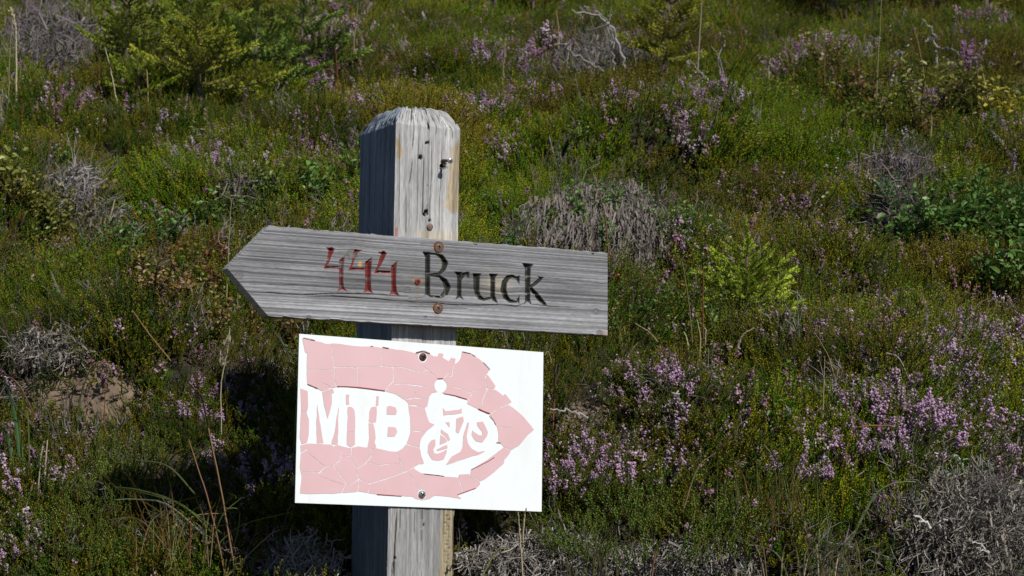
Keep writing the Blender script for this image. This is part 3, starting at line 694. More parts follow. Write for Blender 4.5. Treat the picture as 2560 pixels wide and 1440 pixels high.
isl4 = [[(65, 462), (120, 482), (125, 600), (113, 650), (130, 700), (130, 800), (115, 880), (72, 890), (58, 840), (68, 640)],
        [(230, 488), (308, 460), (322, 495), (304, 502), (305, 580), (273, 695), (260, 650), (240, 560)], [(192, 585), (240, 882), (188, 885), (188, 700)], [(357, 595), (350, 897), (300, 887), (327, 790)],
        [(414, 507), (436, 507), (438, 582), (414, 586)], [(425, 602), (452, 600), (474, 620), (485, 690), (480, 890), (468, 902), (448, 912), (418, 892), (425, 740)], [(646, 520), (664, 520), (664, 592), (643, 600)],
        [(605, 606), (648, 602), (650, 650), (645, 720), (620, 726), (588, 720), (592, 640)], [(588, 730), (622, 730), (636, 790), (640, 850), (630, 870), (646, 912), (605, 930), (578, 914), (588, 850)],
        [(725, 605), (745, 598), (795, 608), (803, 640), (795, 665), (725, 664)], [(735, 757), (795, 760), (805, 797), (790, 832), (728, 834)]]
biker = q5([(190, 455), (230, 447), (300, 461), (380, 484), (475, 512), (470, 541), (560, 585), (655, 633), (690, 680), (715, 740), (723, 800), (719, 850), (700, 856), (740, 858), (765, 890), (740, 910), (640, 985), (505, 1070), (500, 1106), (410, 1106), (400, 1131), (300, 1125), (150, 1102), (100, 1095), (50, 1065), (60, 1040), (130, 1018), (105, 960), (92, 890), (105, 820), (150, 760), (215, 708), (170, 690), (150, 640), (133, 575), (155, 560), (170, 480)])
isl5 = [[(278, 575), (300, 600), (410, 590), (432, 576), (428, 610), (437, 615), (380, 625), (300, 632), (280, 638)], [(298, 690), (332, 686), (334, 732), (315, 710)], [(385, 660), (440, 642), (446, 680), (425, 730), (405, 782), (382, 765)],
        [(550, 690), (600, 684), (642, 770), (630, 805), (595, 852), (540, 842), (508, 790), (515, 752), (530, 768), (570, 796), (594, 790), (592, 762), (558, 720)],
        [(216, 828), (190, 832), (160, 870), (157, 930), (190, 987), (240, 1000), (285, 987), (306, 940), (312, 905), (240, 943), (210, 938), (203, 905), (220, 880)], [(258, 788), (297, 815), (312, 845), (254, 872)],
        [(264, 743), (320, 785), (336, 830), (320, 842), (300, 805), (262, 775)], [(230, 906), (311, 868), (316, 896), (234, 921)],
        [(475, 690), (488, 692), (468, 790), (480, 860), (510, 900), (560, 926), (625, 918), (560, 950), (460, 981), (375, 1006), (300, 1036), (350, 962), (420, 926), (436, 880), (440, 800)]]
cr4 = [([(305, 140), (315, 230), (325, 300), (325, 340), (338, 450)], 6), ([(105, 320), (325, 320)], 6), ([(325, 300), (400, 297), (490, 303), (700, 295), (830, 300), (900, 312), (985, 338)], 7), ([(685, 150), (688, 292)], 4), ([(500, 303), (502, 456)], 4),
       ([(775, 300), (780, 405), (740, 440), (715, 484)], 7), ([(778, 430), (850, 428), (985, 443)], 7), ([(865, 547), (910, 538), (985, 541)], 8), ([(888, 588), (940, 592), (985, 601)], 5), ([(905, 785), (985, 791)], 6), ([(878, 885), (985, 922)], 8), ([(220, 420), (270, 435), (305, 465)], 6),
       ([(945, 443), (945, 535)], 3), ([(455, 915), (455, 1000), (490, 1060), (490, 1100), (515, 1150), (505, 1255)], 6), ([(607, 925), (610, 980), (560, 1040), (500, 1080)], 6), ([(590, 1030), (680, 1050), (830, 1033)], 5), ([(805, 948), (860, 1100)], 6),
       ([(515, 1160), (600, 1192), (760, 1142), (880, 1097), (985, 1040)], 10), ([(600, 1190), (580, 1270)], 5), ([(390, 940), (365, 1020), (320, 1050), (260, 1060), (200, 1120)], 6), ([(320, 1050), (380, 1140), (415, 1185), (440, 1202), (515, 1160)], 8), ([(415, 1185), (380, 1265)], 6), ([(75, 1100), (250, 1103)], 6),
       ([(385, 980), (440, 985), (455, 960)], 5), ([(320, 900), (320, 940)], 4), ([(130, 960), (255, 1060)], 3), ([(200, 1130), (390, 1200)], 3), ([(895, 1110), (985, 1255)], 4), ([(60, 962), (125, 928)], 13), ([(335, 750), (360, 750)], 6), ([(425, 795), (485, 796)], 5), ([(60, 638), (120, 640)], 5)]
cr5 = [([(0, 262), (100, 290), (160, 268), (235, 345)], 6), ([(285, 340), (328, 292)], 6), ([(372, 226), (352, 320), (325, 322)], 7), ([(0, 389), (165, 412)], 7), ([(0, 505), (60, 497), (155, 508)], 7), ([(0, 552), (133, 576)], 6), ([(0, 757), (125, 767)], 5), ([(0, 867), (90, 896)], 7), ([(120, 200), (125, 245), (155, 268)], 3),
       ([(360, 405), (440, 425), (480, 455), (520, 440), (635, 418), (690, 428)], 6), ([(520, 440), (470, 541)], 7), ([(632, 300), (615, 350), (635, 418), (600, 510), (590, 555)], 6), ([(650, 630), (740, 570), (806, 546)], 7), ([(720, 725), (825, 735)], 4), ([(765, 890), (830, 914)], 8), ([(490, 1100), (515, 1160)], 6), ([(520, 1125), (550, 1140), (578, 1166)], 6), ([(405, 1128), (440, 1252)], 6), ([(10, 1100), (90, 1230)], 4), ([(695, 430), (690, 487)], 4)]
GS = 1.0
x0_, y0_ = 736, 830
gxn, gyn = int(630 / GS), int(450 / GS)
GX, GY = np.meshgrid(x0_ + np.arange(gxn) * GS, y0_ + np.arange(gyn) * GS)
GP = np.stack([GX.ravel(), GY.ravel()], -1)
jx = GP + 2.8 * np.stack([fbm(GP[:, 0] / 13, GP[:, 1] / 13, 201, 4) - 0.5, fbm(GP[:, 0] / 13, GP[:, 1] / 13, 202, 4) - 0.5], -1)
fld = -poly_sdf(jx, outline)
hb2 = poly_sdf(jx, band)
for L in isl4: hb2 = np.maximum(hb2, -poly_sdf(jx, q4(L)))
hk = poly_sdf(jx, biker)
for L in isl5: hk = np.maximum(hk, -poly_sdf(jx, q5(L)))
hc = np.array([1020 + 260 / 3.2, 840 + 398 / 3.2])
hk = np.minimum(hk, np.hypot((jx[:, 0] - hc[0]) * 1.13, jx[:, 1] - hc[1]) - 17.5)
fld = np.minimum(fld, np.minimum(hb2, hk))
cwob = 0.8 * (fbm(GP[:, 0] / 5, GP[:, 1] / 5, 205, 3) - .5)
for L, w_ in cr4: fld = np.minimum(fld, cwob + stroke_sdf(jx, [(x, y, 1.25 * (0.6 + w_ / 13)) for x, y in q4(L)]))
for L, w_ in cr5: fld = np.minimum(fld, cwob + stroke_sdf(jx, [(x, y, 1.25 * (0.6 + w_ / 13)) for x, y in q5(L)]))
for (sx, sy, sr) in [(1057, 892, 12), (1055, 1236, 11)]: fld = np.minimum(fld, np.hypot(GP[:, 0] - sx, (GP[:, 1] - sy) * 0.85) - sr)
fld = fld.reshape(gyn, gxn)
fld[0, :] = fld[-1, :] = -1; fld[:, 0] = fld[:, -1] = -1
inside = fld > 0
lab = np.zeros((gyn, gxn), int); nlab = 0
for sy_, sx_ in zip(*np.nonzero(inside)):
    if lab[sy_, sx_]: continue
    nlab += 1; stack = [(sy_, sx_)]; lab[sy_, sx_] = nlab
    while stack:
        cy, cx = stack.pop()
        for dy, dx in ((1, 0), (-1, 0), (0, 1), (0, -1)):
            yy_, xx_ = cy + dy, cx + dx
            if inside[yy_, xx_] and not lab[yy_, xx_]: lab[yy_, xx_] = nlab; stack.append((yy_, xx_))
segs = {}
def epos(a, b_):
    (ay, ax), (by, bx) = a, b_; fa_, fb_ = fld[ay, ax], fld[by, bx]; t_ = fa_ / (fa_ - fb_)
    return (x0_ + (ax + (bx - ax) * t_) * GS, y0_ + (ay + (by - ay) * t_) * GS)
nxt, pos, own = {}, {}, {}
code = inside[:-1, :-1] * 1 + inside[:-1, 1:] * 2 + inside[1:, 1:] * 4 + inside[1:, :-1] * 8
TAB = {1: [(3, 0)], 2: [(0, 1)], 3: [(3, 1)], 4: [(1, 2)], 5: [(3, 0), (1, 2)], 6: [(0, 2)], 7: [(3, 2)], 8: [(2, 3)], 9: [(2, 0)], 10: [(0, 1), (2, 3)], 11: [(2, 1)], 12: [(1, 3)], 13: [(1, 0)], 14: [(0, 3)]}
for cy, cx in zip(*np.nonzero((code > 0) & (code < 15))):
    cs = [(cy, cx), (cy, cx + 1), (cy + 1, cx + 1), (cy + 1, cx)]
    eds = [('h', cy, cx), ('v', cy, cx + 1), ('h', cy + 1, cx), ('v', cy, cx)]
    for a, b_ in TAB[int(code[cy, cx])]:
        for e in (a, b_):
            k_ = eds[e]
            if k_ not in pos:
                p, q = cs[e], cs[(e + 1) % 4]; pos[k_] = epos(p, q); own[k_] = lab[p] or lab[q]
        nxt[eds[a]] = eds[b_]
loops = {}
seen = set()
for k0 in list(nxt):
    if k0 in seen: continue
    L, kk = [], k0
    while kk not in seen:
        seen.add(kk); L.append(kk); kk = nxt.get(kk)
        if kk is None: break
    loops.setdefault(own[k0], []).append([pos[q] for q in L])
def simplify(L, tol):
    P = np.array(L); keep = [0]; i = 0; n = len(P)
    while i < n - 1:
        j = min(i + 2, n - 1)
        while j < n - 1 and j - i < 14:
            a, b_ = P[i], P[j + 1]; ab = b_ - a; q = P[i + 1:j + 1] - a
            if np.abs(q[:, 0] * ab[1] - q[:, 1] * ab[0]).max() / (np.linalg.norm(ab) + 1e-9) > tol: break
            j += 1
        keep.append(j); i = j
    if keep[-1] == n - 1 and len(keep) > 3: keep = keep[:-1]
    return P[keep]
def area(P): return 0.5 * abs(np.sum(P[:, 0] * np.roll(P[:, 1], -1) - P[:, 1] * np.roll(P[:, 0], -1)))
for lb, LL in sorted(loops.items()):
    polys = [simplify(L, 0.35) for L in LL if len(L) > 3]
    polys = [p for p in polys if len(p) >= 3]
    if not polys: continue
    polys.sort(key=area, reverse=True)
    if area(polys[0]) < 25: continue
    polys = [polys[0]] + [p for p in polys[1:] if area(p) > 6]
    allp = np.vstack(polys)
    ed, s0 = [], 0
    for p in polys: ed += [(s0 + i, s0 + (i + 1) % len(p)) for i in range(len(p))]; s0 += len(p)
    cv, _, ct, _, _, _ = delaunay_2d_cdt([Vector((float(x), float(y))) for x, y in allp], ed, [], 0, 1e-4)
    cv = np.array([v[:] for v in cv]); ct = np.array(ct, int); cc = cv[ct].mean(1)
    ok_ = poly_sdf(cc, polys[0]) < 0
    for p in polys[1:]: ok_ &= poly_sdf(cc, p) > 0
    ct = ct[ok_]
    uv = fM(allp)
    curl = 0.00035 + 0.0002 * fbm(allp[:, 0] / 200, allp[:, 1] / 200, 210, 2)
    top = uv2w(uv[:, 0], uv[:, 1], T_M + curl); bot = uv2w(uv[:, 0], uv[:, 1], np.full(len(uv), T_M + 0.00003))
    cuv = fM(cv); ctop = uv2w(cuv[:, 0], cuv[:, 1], T_M + 0.00035 + 0.0002 * fbm(cv[:, 0] / 200, cv[:, 1] / 200, 210, 2))
    V = np.vstack([top, bot, ctop]); n = len(allp); Qe = []; s0 = 0
    for p in polys:
        m_ = len(p); r_ = np.arange(m_)
        Qe.append(np.stack([s0 + r_, s0 + (r_ + 1) % m_, n + s0 + (r_ + 1) % m_, n + s0 + r_], -1)); s0 += m_
    T = ct + 2 * n
    # face the viewer
    nn_ = np.cross(V[T[:, 1]] - V[T[:, 0]], V[T[:, 2]] - V[T[:, 0]]) @ PN
    T[nn_ < 0] = T[nn_ < 0][:, ::-1]
    Qe = np.vstack(Qe)
    me = mesh_from('film_flake', V - panel_base, Qe, T, qm=1, tm=0, mats=[M_film, M_film_edge])
    link('film_flake', me, pan)
# torn, curled lips of the film, dark red underneath
def lip(L, wid_, mat=M_lipdark):
    wid_ *= 0.6
    P = np.array(L); D = np.diff(P, axis=0); P = np.vstack([P[i] + D[i] * t_ for i in range(len(D)) for t_ in (0, .33, .66)] + [P[-1]])
    uv = fM(P); n = len(P); hh = 0.0005 + 0.0022 * vn(P[:, 0] / 6, P[:, 1] / 6, 220) * wid_
    a = uv2w(uv[:, 0], uv[:, 1], T_M + hh)
    uvb = fM(P + np.array([0.0, 1.0]) * (1.6 + 2.6 * vn(P[:, 0] / 4, P[:, 1] / 5, 221))[:, None] * wid_)
    b_ = uv2w(uvb[:, 0], uvb[:, 1], T_M + hh * 0.5 + 0.0012)
    r_ = np.arange(n - 1)
    link('curled_film', mesh_from('curled_film', np.vstack([a, b_]) - panel_base, np.stack([r_, n + r_, n + r_ + 1, r_ + 1], -1), np.zeros((0, 3), int), mats=[mat]), pan)
M_lipred = plain('red_film', (0.42, 0.045, 0.045), 0.6, scale=90, c2=(0.30, 0.03, 0.03))
lip(q4([(345, 444), (430, 446), (500, 451)]), 0.7, M_lipred); lip(q4([(500, 450), (600, 462), (712, 478)]), 0.9, M_lipred); lip(q4([(118, 428), (160, 445), (195, 460)]), 0.6)
lip(q5([(560, 578), (610, 600), (656, 616)]), 1.2, M_lipred); lip(q5([(650, 634), (685, 672), (702, 705)]), 0.8, M_lipred); lip(q5([(285, 456), (340, 467), (375, 474), (470, 503)]), 0.6, M_lipred)
lip(q4([(84, 72), (130, 82), (175, 92)]), 0.9); lip(q4([(690, 144), (740, 152)]), 1.0); lip(q5([(60, 130), (90, 122), (112, 118), (130, 118), (175, 138)]), 1.2); lip(q5([(432, 122), (500, 138), (538, 160)]), 0.7); lip(q5([(600, 205), (655, 264)]), 0.8)
lip(q4([(600, 137), (620, 138)]), .7); lip(q5([(235, 338), (280, 336)]), .7, M_lipred); lip(q5([(125, 1100), (240, 1112), (290, 1120)]), .5); lip(q5([(505, 1065), (560, 1040), (640, 1000), (690, 968)]), .5); lip(q5([(705, 850), (740, 853)]), .6)
lip(q4([(650, 1271), (700, 1275), (840, 1284)]), .6, M_lipred); lip(q5([(395, 1266), (450, 1246), (540, 1214)]), .6, M_lipred)
a = screw_head('screw', sign2, panel_base, 1057, 892, T_M + 0.0003, 0.0062, M_rust, angle=0.3, dome=0.5); a['label'] = 'rusty brown screw near the top edge'
a = screw_head('screw', sign2, panel_base, 1055, 1236, T_M + 0.0003, 0.0062, M_steel, angle=0.6, dome=0.5); a['label'] = 'grey steel screw near the bottom edge'

# ------------------------------------------------------------------ plant prototypes (arrays)
def orient(axis, spin=0.0):
    z = nrm(axis); x, y = frame_of(z)
    c, s = math.cos(spin), math.sin(spin)
    return np.stack([x * c + y * s, -x * s + y * c, z], 1)
def leaf_diamonds(g, P, D, N, ln, wd, m, r):
    """many small leaf quads: base P, direction D, width axis from N"""
    W = np.cross(D, N); W /= np.linalg.norm(W, axis=1, keepdims=True) + 1e-9
    n = len(P); ln = np.broadcast_to(ln, (n,))[:, None]; wd = np.broadcast_to(wd, (n,))[:, None]
    V = np.stack([P, P + D * ln * 0.5 + W * wd * 0.5, P + D * ln, P + D * ln * 0.5 - W * wd * 0.5], 1).reshape(-1, 3)
    Q = np.arange(n * 4).reshape(n, 4)
    g.add(V, Q, None, m, np.repeat(r, 4))
def shoot(g, rng, pts, ln, wd, step, m=0, rbase=0.5, ang=0.75, taper=0.5):
    """scale leaves spiralling up a path"""
    pts = np.asarray(pts); seg = np.linalg.norm(np.diff(pts, axis=0), axis=1); cum = np.concatenate([[0], np.cumsum(seg)])
    n = max(3, int(cum[-1] / step)); s = (np.arange(n) + 0.5) / n * cum[-1]
    P = np.stack([np.interp(s, cum, pts[:, k]) for k in range(3)], 1)
    tg = np.stack([np.interp(s, cum, np.gradient(pts[:, k], cum)) for k in range(3)], 1); tg /= np.linalg.norm(tg, axis=1, keepdims=True) + 1e-9
    x, y = frame_of(tg[0]); a = np.arange(n) * 2.4 + rng.uniform(0, 6)
    rad = np.cos(a)[:, None] * x + np.sin(a)[:, None] * y
    D = tg * math.cos(ang) + rad * math.sin(ang); D /= np.linalg.norm(D, axis=1, keepdims=True)
    q = s / cum[-1]
    leaf_diamonds(g, P, D, rad, ln * (1 - taper * q), wd * (1 - 0.3 * q), m, np.clip(rbase + 0.35 * q + rng.normal(0, 0.16, n), 0, 1))
def bells(g, rng, P, size, m):
    """small four-sided flower bells"""
    n = len(P); A = rng.normal(0, 1, (n, 3)); A[:, 2] = -abs(A[:, 2]) * 0.6; A /= np.linalg.norm(A, axis=1, keepdims=True)
    B = np.cross(A, rng.normal(0, 1, (n, 3))); B /= np.linalg.norm(B, axis=1, keepdims=True); C = np.cross(A, B)
    s = size * rng.uniform(0.7, 1.2, n)[:, None]
    V = np.stack([P - A * s * 0.7, P + B * s * 0.5, P + C * s * 0.5, P - B * s * 0.5, P - C * s * 0.5, P + A * s * 0.75], 1).reshape(-1, 3)
    b0 = np.arange(n)[:, None] * 6
    T = np.concatenate([b0 + np.array([[0, 2, 1], [0, 3, 2], [0, 4, 3], [0, 1, 4], [5, 1, 2], [5, 2, 3], [5, 3, 4], [5, 4, 1]])[k] for k in range(8)])
    g.add(V, None, T, m, np.repeat(rng.uniform(0, 1, n), 6))
def heather_sprig(seed, h=0.15, nb=4, flower=0.0, step=0.0022, spread=0.45, leafy=1.0):
    rng = np.random.default_rng(seed); g = Geo()
    for b_ in range(nb):
        az = rng.uniform(0, 6.283); lean = spread * rng.uniform(0.15, 1.0); L = h * rng.uniform(0.7, 1.1)
        d0 = np.array([math.cos(az) * lean, math.sin(az) * lean, 1.0]); d0 = nrm(d0)
        base = np.array([math.cos(az), math.sin(az), 0]) * rng.uniform(0, 0.012)
        bend = np.array([rng.normal(0, .15), rng.normal(0, .15), 0.25])
        q = np.linspace(0, 1, 6)[:, None]; pts = base + d0 * L * q + bend * L * 0.35 * q * q
        pts[1:] += rng.normal(0, L * 0.02, (5, 3))
        tube(g, pts, np.linspace(0.0013, 0.0005, 6), 3, 1, cap=False)
        if leafy <= 0:
            for k in range(7):
                t = rng.uniform(0.2, 0.95); p = pts[0] + (pts[-1] - pts[0]) * t; a = rng.uniform(0, 6.28)
                e = p + np.array([math.cos(a) * 0.5, math.sin(a) * 0.5, 0.8]) * rng.uniform(0.015, 0.04)
                tube(g, [p, (p + e) / 2 + rng.normal(0, .003, 3), e], [0.0009, 0.0007, 0.0004], 3, 1, cap=False)
            continue
        shoot(g, rng, pts[2:], 0.0046, 0.0021, step, 0, 0.35, ang=.5)
        ns_ = int(9 * leafy)
        for k in range(ns_):
            t = 0.28 + 0.66 * (k + rng.uniform(0, 1)) / ns_
            i = t * 5; i0 = int(i); p = pts[i0] + (pts[min(i0 + 1, 5)] - pts[i0]) * (i - i0)
            a = rng.uniform(0, 6.28); ls = rng.uniform(0.018, 0.042) * (1.25 - 0.6 * t) * h / 0.15
            dd = nrm(np.array([math.cos(a) * 0.55, math.sin(a) * 0.55, 0.85]) + 0.3 * d0)
            e1_ = p + dd * ls * 0.5; e2_ = e1_ + nrm(dd + np.array([0, 0, .5])) * ls * 0.5
            shoot(g, rng, np.array([p, e1_, e2_]), 0.0042, 0.0020, step, 0, 0.35, ang=.5)
            if flower > 0 and t > 0.55 and rng.uniform() < flower * 0.4:
                nn = int(rng.integers(4, 9)); pp = p + (e2_ - p) * rng.uniform(0.3, 1.05, nn)[:, None] + rng.normal(0, 0.0025, (nn, 3))
                bells(g, rng, pp, 0.0050, 2)
        if flower > 0:
            nn = int(44 * flower); t = rng.uniform(0.60, 1.04, nn)
            pp = np.stack([np.interp(t * 5, np.arange(6), pts[:, k]) for k in range(3)], 1) + rng.normal(0, 0.0027, (nn, 3))
            bells(g, rng, pp, 0.0048, 2)
    return g
def broad_leaf(g, rng, p, d, up, ln, wd, m=0, r=0.5, fold=0.25):
    d = nrm(d); w_ = nrm(np.cross(d, up)); n_ = np.cross(w_, d)
    V = [p, p + d * ln * .28 + w_ * wd * .42 + n_ * wd * fold, p + d * ln * .68 + w_ * wd * .40 + n_ * wd * fold, p + d * ln - n_ * ln * .08,
         p + d * ln * .68 - w_ * wd * .40 + n_ * wd * fold, p + d * ln * .28 - w_ * wd * .42 + n_ * wd * fold, p + d * ln * .5 - n_ * 0.0]
    g.add(V, [(0, 6, 2, 1), (6, 3, 2, 2)][:1], [(6, 3, 2), (0, 5, 4), (0, 4, 6), (6, 4, 3)], m, r)
def berry_plant(seed, h=0.14, ns=5, ln=0.014, wd=0.0085, leaves=14, spread=0.5, whorl=False):
    rng = np.random.default_rng(seed); g = Geo()
    for s in range(ns):
        az = rng.uniform(0, 6.28); L = h * rng.uniform(0.65, 1.1); le = spread * rng.uniform(.1, 1)
        P = spline([np.array([math.cos(az), math.sin(az), 0]) * 0.01, np.array([math.cos(az) * le * .4, math.sin(az) * le * .4, .55]) * L, np.array([math.cos(az) * le, math.sin(az) * le, 1.0]) * L], 6)
        tube(g, P, np.linspace(0.0013, 0.0006, 6), 3, 1, cap=False)
        for k in range(leaves):
            t = 0.25 + 0.75 * (k + 0.5) / leaves; i = t * 5; i0 = min(int(i), 4); p = P[i0] + (P[i0 + 1] - P[i0]) * (i - i0)
            a = k * 2.4 + rng.uniform(-.4, .4) if not whorl else k * 2.1
            d = np.array([math.cos(a), math.sin(a), rng.uniform(0.1, 0.9)])
            sz = rng.uniform(0.7, 1.15) * (1 - 0.25 * t)
            broad_leaf(g, rng, p, d, np.array([0, 0, 1.0]) + rng.normal(0, .35, 3), ln * sz, wd * sz, 0, float(np.clip(rng.normal(.5, .22), 0, 1)))
    return g
def grass_tuft(seed, h=0.18, n=12, wd=0.0022, spread=0.6, arch=0.6):
    rng = np.random.default_rng(seed); g = Geo()
    for b_ in range(n):
        az = rng.uniform(0, 6.28); L = h * rng.uniform(0.5, 1.1); le = spread * rng.uniform(.1, 1)
        d = np.array([math.cos(az) * le, math.sin(az) * le, 1.0]); d = nrm(d); o_ = np.array([math.cos(az), math.sin(az), 0])
        q = np.linspace(0, 1, 6)[:, None]; P = o_ * rng.uniform(0, .02) + d * L * q + (o_ * 0.45 - np.array([0, 0, 0.35])) * arch * L * q * q
        W = nrm(np.cross(d, o_ + np.array([.01, 0, 0])) + rng.normal(0, .2, 3)) * wd * 0.5
        pr = np.array([1, .95, .85, .65, .4, .05])[:, None]
        V = np.concatenate([P - W * pr, P + W * pr]); r_ = np.arange(5)
        g.add(V, np.stack([r_, r_ + 1, r_ + 7, r_ + 6], 1), None, 0, float(np.clip(rng.normal(.5, .25), 0, 1)))
    return g
def needle_branch(seed, L, ns, nl, nw, dens, droop=0.0, sub=0.45):
    """spruce branch along +X: a twig with side twigs, needles all round"""
    rng = np.random.default_rng(seed); g = Geo()
    def twig(P):
        tube(g, P, np.linspace(0.0022, 0.0009, len(P)) * (L / 0.13) ** 0.5, 4, 1, cap=False)
        seg = np.linalg.norm(np.diff(P, axis=0), axis=1).sum(); n = max(8, int(seg * dens))
        t = rng.uniform(0.05, 1.0, n) * (len(P) - 1); i = np.minimum(t.astype(int), len(P) - 2); p = P[i] + (P[i + 1] - P[i]) * (t - i)[:, None]
        d = P[i + 1] - P[i]; d /= np.linalg.norm(d, axis=1, keepdims=True)
        R_ = rng.normal(0, 1, (n, 3)); R_[:, 2] += 0.5; R_ -= d * (R_ * d).sum(1, keepdims=True); R_ /= np.linalg.norm(R_, axis=1, keepdims=True)
        D = d * 0.65 + R_ * 0.8; D /= np.linalg.norm(D, axis=1, keepdims=True)
        tipq = t / (len(P) - 1)
        leaf_diamonds(g, p, D, np.cross(D, d), nl * rng.uniform(.7, 1.1, n), nw, 0, np.clip(0.3 + 0.4 * tipq * (p[:, 0] / L) + rng.normal(0, .15, n), 0, 1))
    q = np.linspace(0, 1, 7)[:, None]
    P = np.concatenate([q * L, 0.03 * L * np.sin(q * 5 + seed), (0.16 * q * q - droop * q) * L], 1); twig(P)
    for k in range(ns):
        t = 0.2 + 0.68 * (k + rng.uniform(.2, .8)) / ns; i = int(t * 6); p = P[i] + (P[i + 1] - P[i]) * (t * 6 - i)
        sd = 1 if k % 2 else -1; ll = L * sub * (1.05 - t) * rng.uniform(.8, 1.3)
        e = p + np.array([math.cos(0.85), sd * math.sin(0.85), rng.uniform(-.1, .25)]) * ll
        twig(np.array([p, p * .5 + e * .5 + np.array([0, 0, .05 * ll]), e + np.array([0, 0, .12 * ll])]))
    return g

# ------------------------------------------------------------------ instanced ground cover (one object per kind of cover)
def euler_of(R):
    return np.array(Matrix(R.tolist()).to_euler())
def scatter(name, P, rot, scl, idx, tint, ftint, protos, label, cat):
    """points mesh whose geometry nodes put one plant on every point"""
    me = bpy.data.meshes.new(name); me.vertices.add(len(P)); me.vertices.foreach_set('co', np.asarray(P, np.float32).ravel())
    for nm, ty, val in (('rot', 'FLOAT_VECTOR', rot), ('scl', 'FLOAT', scl), ('pidx', 'INT', idx), ('tint', 'FLOAT_VECTOR', tint), ('ftint', 'FLOAT_VECTOR', ftint)):
        a = me.attributes.new(nm, ty, 'POINT')
        if ty == 'FLOAT_VECTOR': a.data.foreach_set('vector', np.asarray(val, np.float32).ravel())
        elif ty == 'FLOAT': a.data.foreach_set('value', np.asarray(val, np.float32))
        else: a.data.foreach_set('value', np.asarray(val, np.int32))
    o = link(name, me); tag(o, label, cat, kind='stuff')
    ng = bpy.data.node_groups.new(name + '_cover', 'GeometryNodeTree')
    ng.interface.new_socket('Geometry', in_out='INPUT', socket_type='NodeSocketGeometry'); ng.interface.new_socket('Geometry', in_out='OUTPUT', socket_type='NodeSocketGeometry')
    N = ng.nodes.new; gi, go = N('NodeGroupInput'), N('NodeGroupOutput'); jn = N('GeometryNodeJoinGeometry')
    def attr(nm, ty):
        a = N('GeometryNodeInputNamedAttribute'); a.data_type = ty; a.inputs['Name'].default_value = nm; return a
    ar, as_, ai = attr('rot', 'FLOAT_VECTOR'), attr('scl', 'FLOAT'), attr('pidx', 'INT')
    for i, po in enumerate(protos):
        cmp_ = N('FunctionNodeCompare'); cmp_.data_type = 'INT'; cmp_.operation = 'EQUAL'
        ng.links.new(ai.outputs[0], cmp_.inputs[2]); cmp_.inputs[3].default_value = i
        oi = N('GeometryNodeObjectInfo'); oi.inputs['Object'].default_value = po
        ip = N('GeometryNodeInstanceOnPoints')
        ng.links.new(gi.outputs[0], ip.inputs['Points']); ng.links.new(cmp_.outputs[0], ip.inputs['Selection'])
        ng.links.new(oi.outputs['Geometry'], ip.inputs['Instance'])
        ng.links.new(ar.outputs[0], ip.inputs['Rotation']); ng.links.new(as_.outputs[0], ip.inputs['Scale'])
        ng.links.new(ip.outputs[0], jn.inputs[0])
    ng.links.new(jn.outputs[0], go.inputs[0])
    md = o.modifiers.new('cover', 'NODES'); md.node_group = ng
    return o
def proto(name, g, mats):
    return bpy.data.objects.new(name, geo_mesh(name, g, mats))      # never linked to the scene

# what grows where: zones given as photo ellipses on the hillside (x, y, rx, ry)
BARE = [(125, 115, 125, 95), (172, 485, 54, 52), (1500, 588, 212, 108), (275, 575, 50, 90), (2400, 1340, 200, 150), (130, 900, 95, 60), (205, 985, 130, 58), (1440, 1035, 90, 26), (1500, 1400, 420, 52), (1960, 1415, 170, 60),
        (760, 1400, 190, 70), (2250, 520, 60, 70), (1330, 200, 60, 22), (1490, 150, 100, 60), (2230, 440, 80, 30)]
BERRY = [(95, 560, 150, 80), (60, 670, 110, 60), (480, 730, 160, 110), (300, 680, 120, 60), (2370, 285, 100, 70), (2180, 245, 90, 40), (2470, 310, 60, 50), (2470, 560, 150, 110), (2500, 690, 90, 60), (640, 530, 130, 60), (1640, 800, 120, 60), (860, 470, 60, 50), (1960, 260, 60, 30), (240, 560, 60, 60), (1400, 585, 80, 40)]
GRASSY = [(530, 1330, 190, 100), (1950, 1210, 120, 120), (2050, 1380, 150, 70), (1500, 890, 170, 80), (1300, 60, 700, 90), (400, 900, 200, 60), (1750, 860, 90, 50), (2250, 120, 330, 110), (100, 180, 200, 60)]
BROWN = [(2080, 800, 300, 130), (1650, 470, 160, 90), (640, 400, 200, 60), (1900, 560, 180, 90), (1620, 690, 130, 80), (2050, 640, 120, 60), (640, 880, 150, 60), (1750, 950, 140, 60), (2330, 860, 150, 60)]
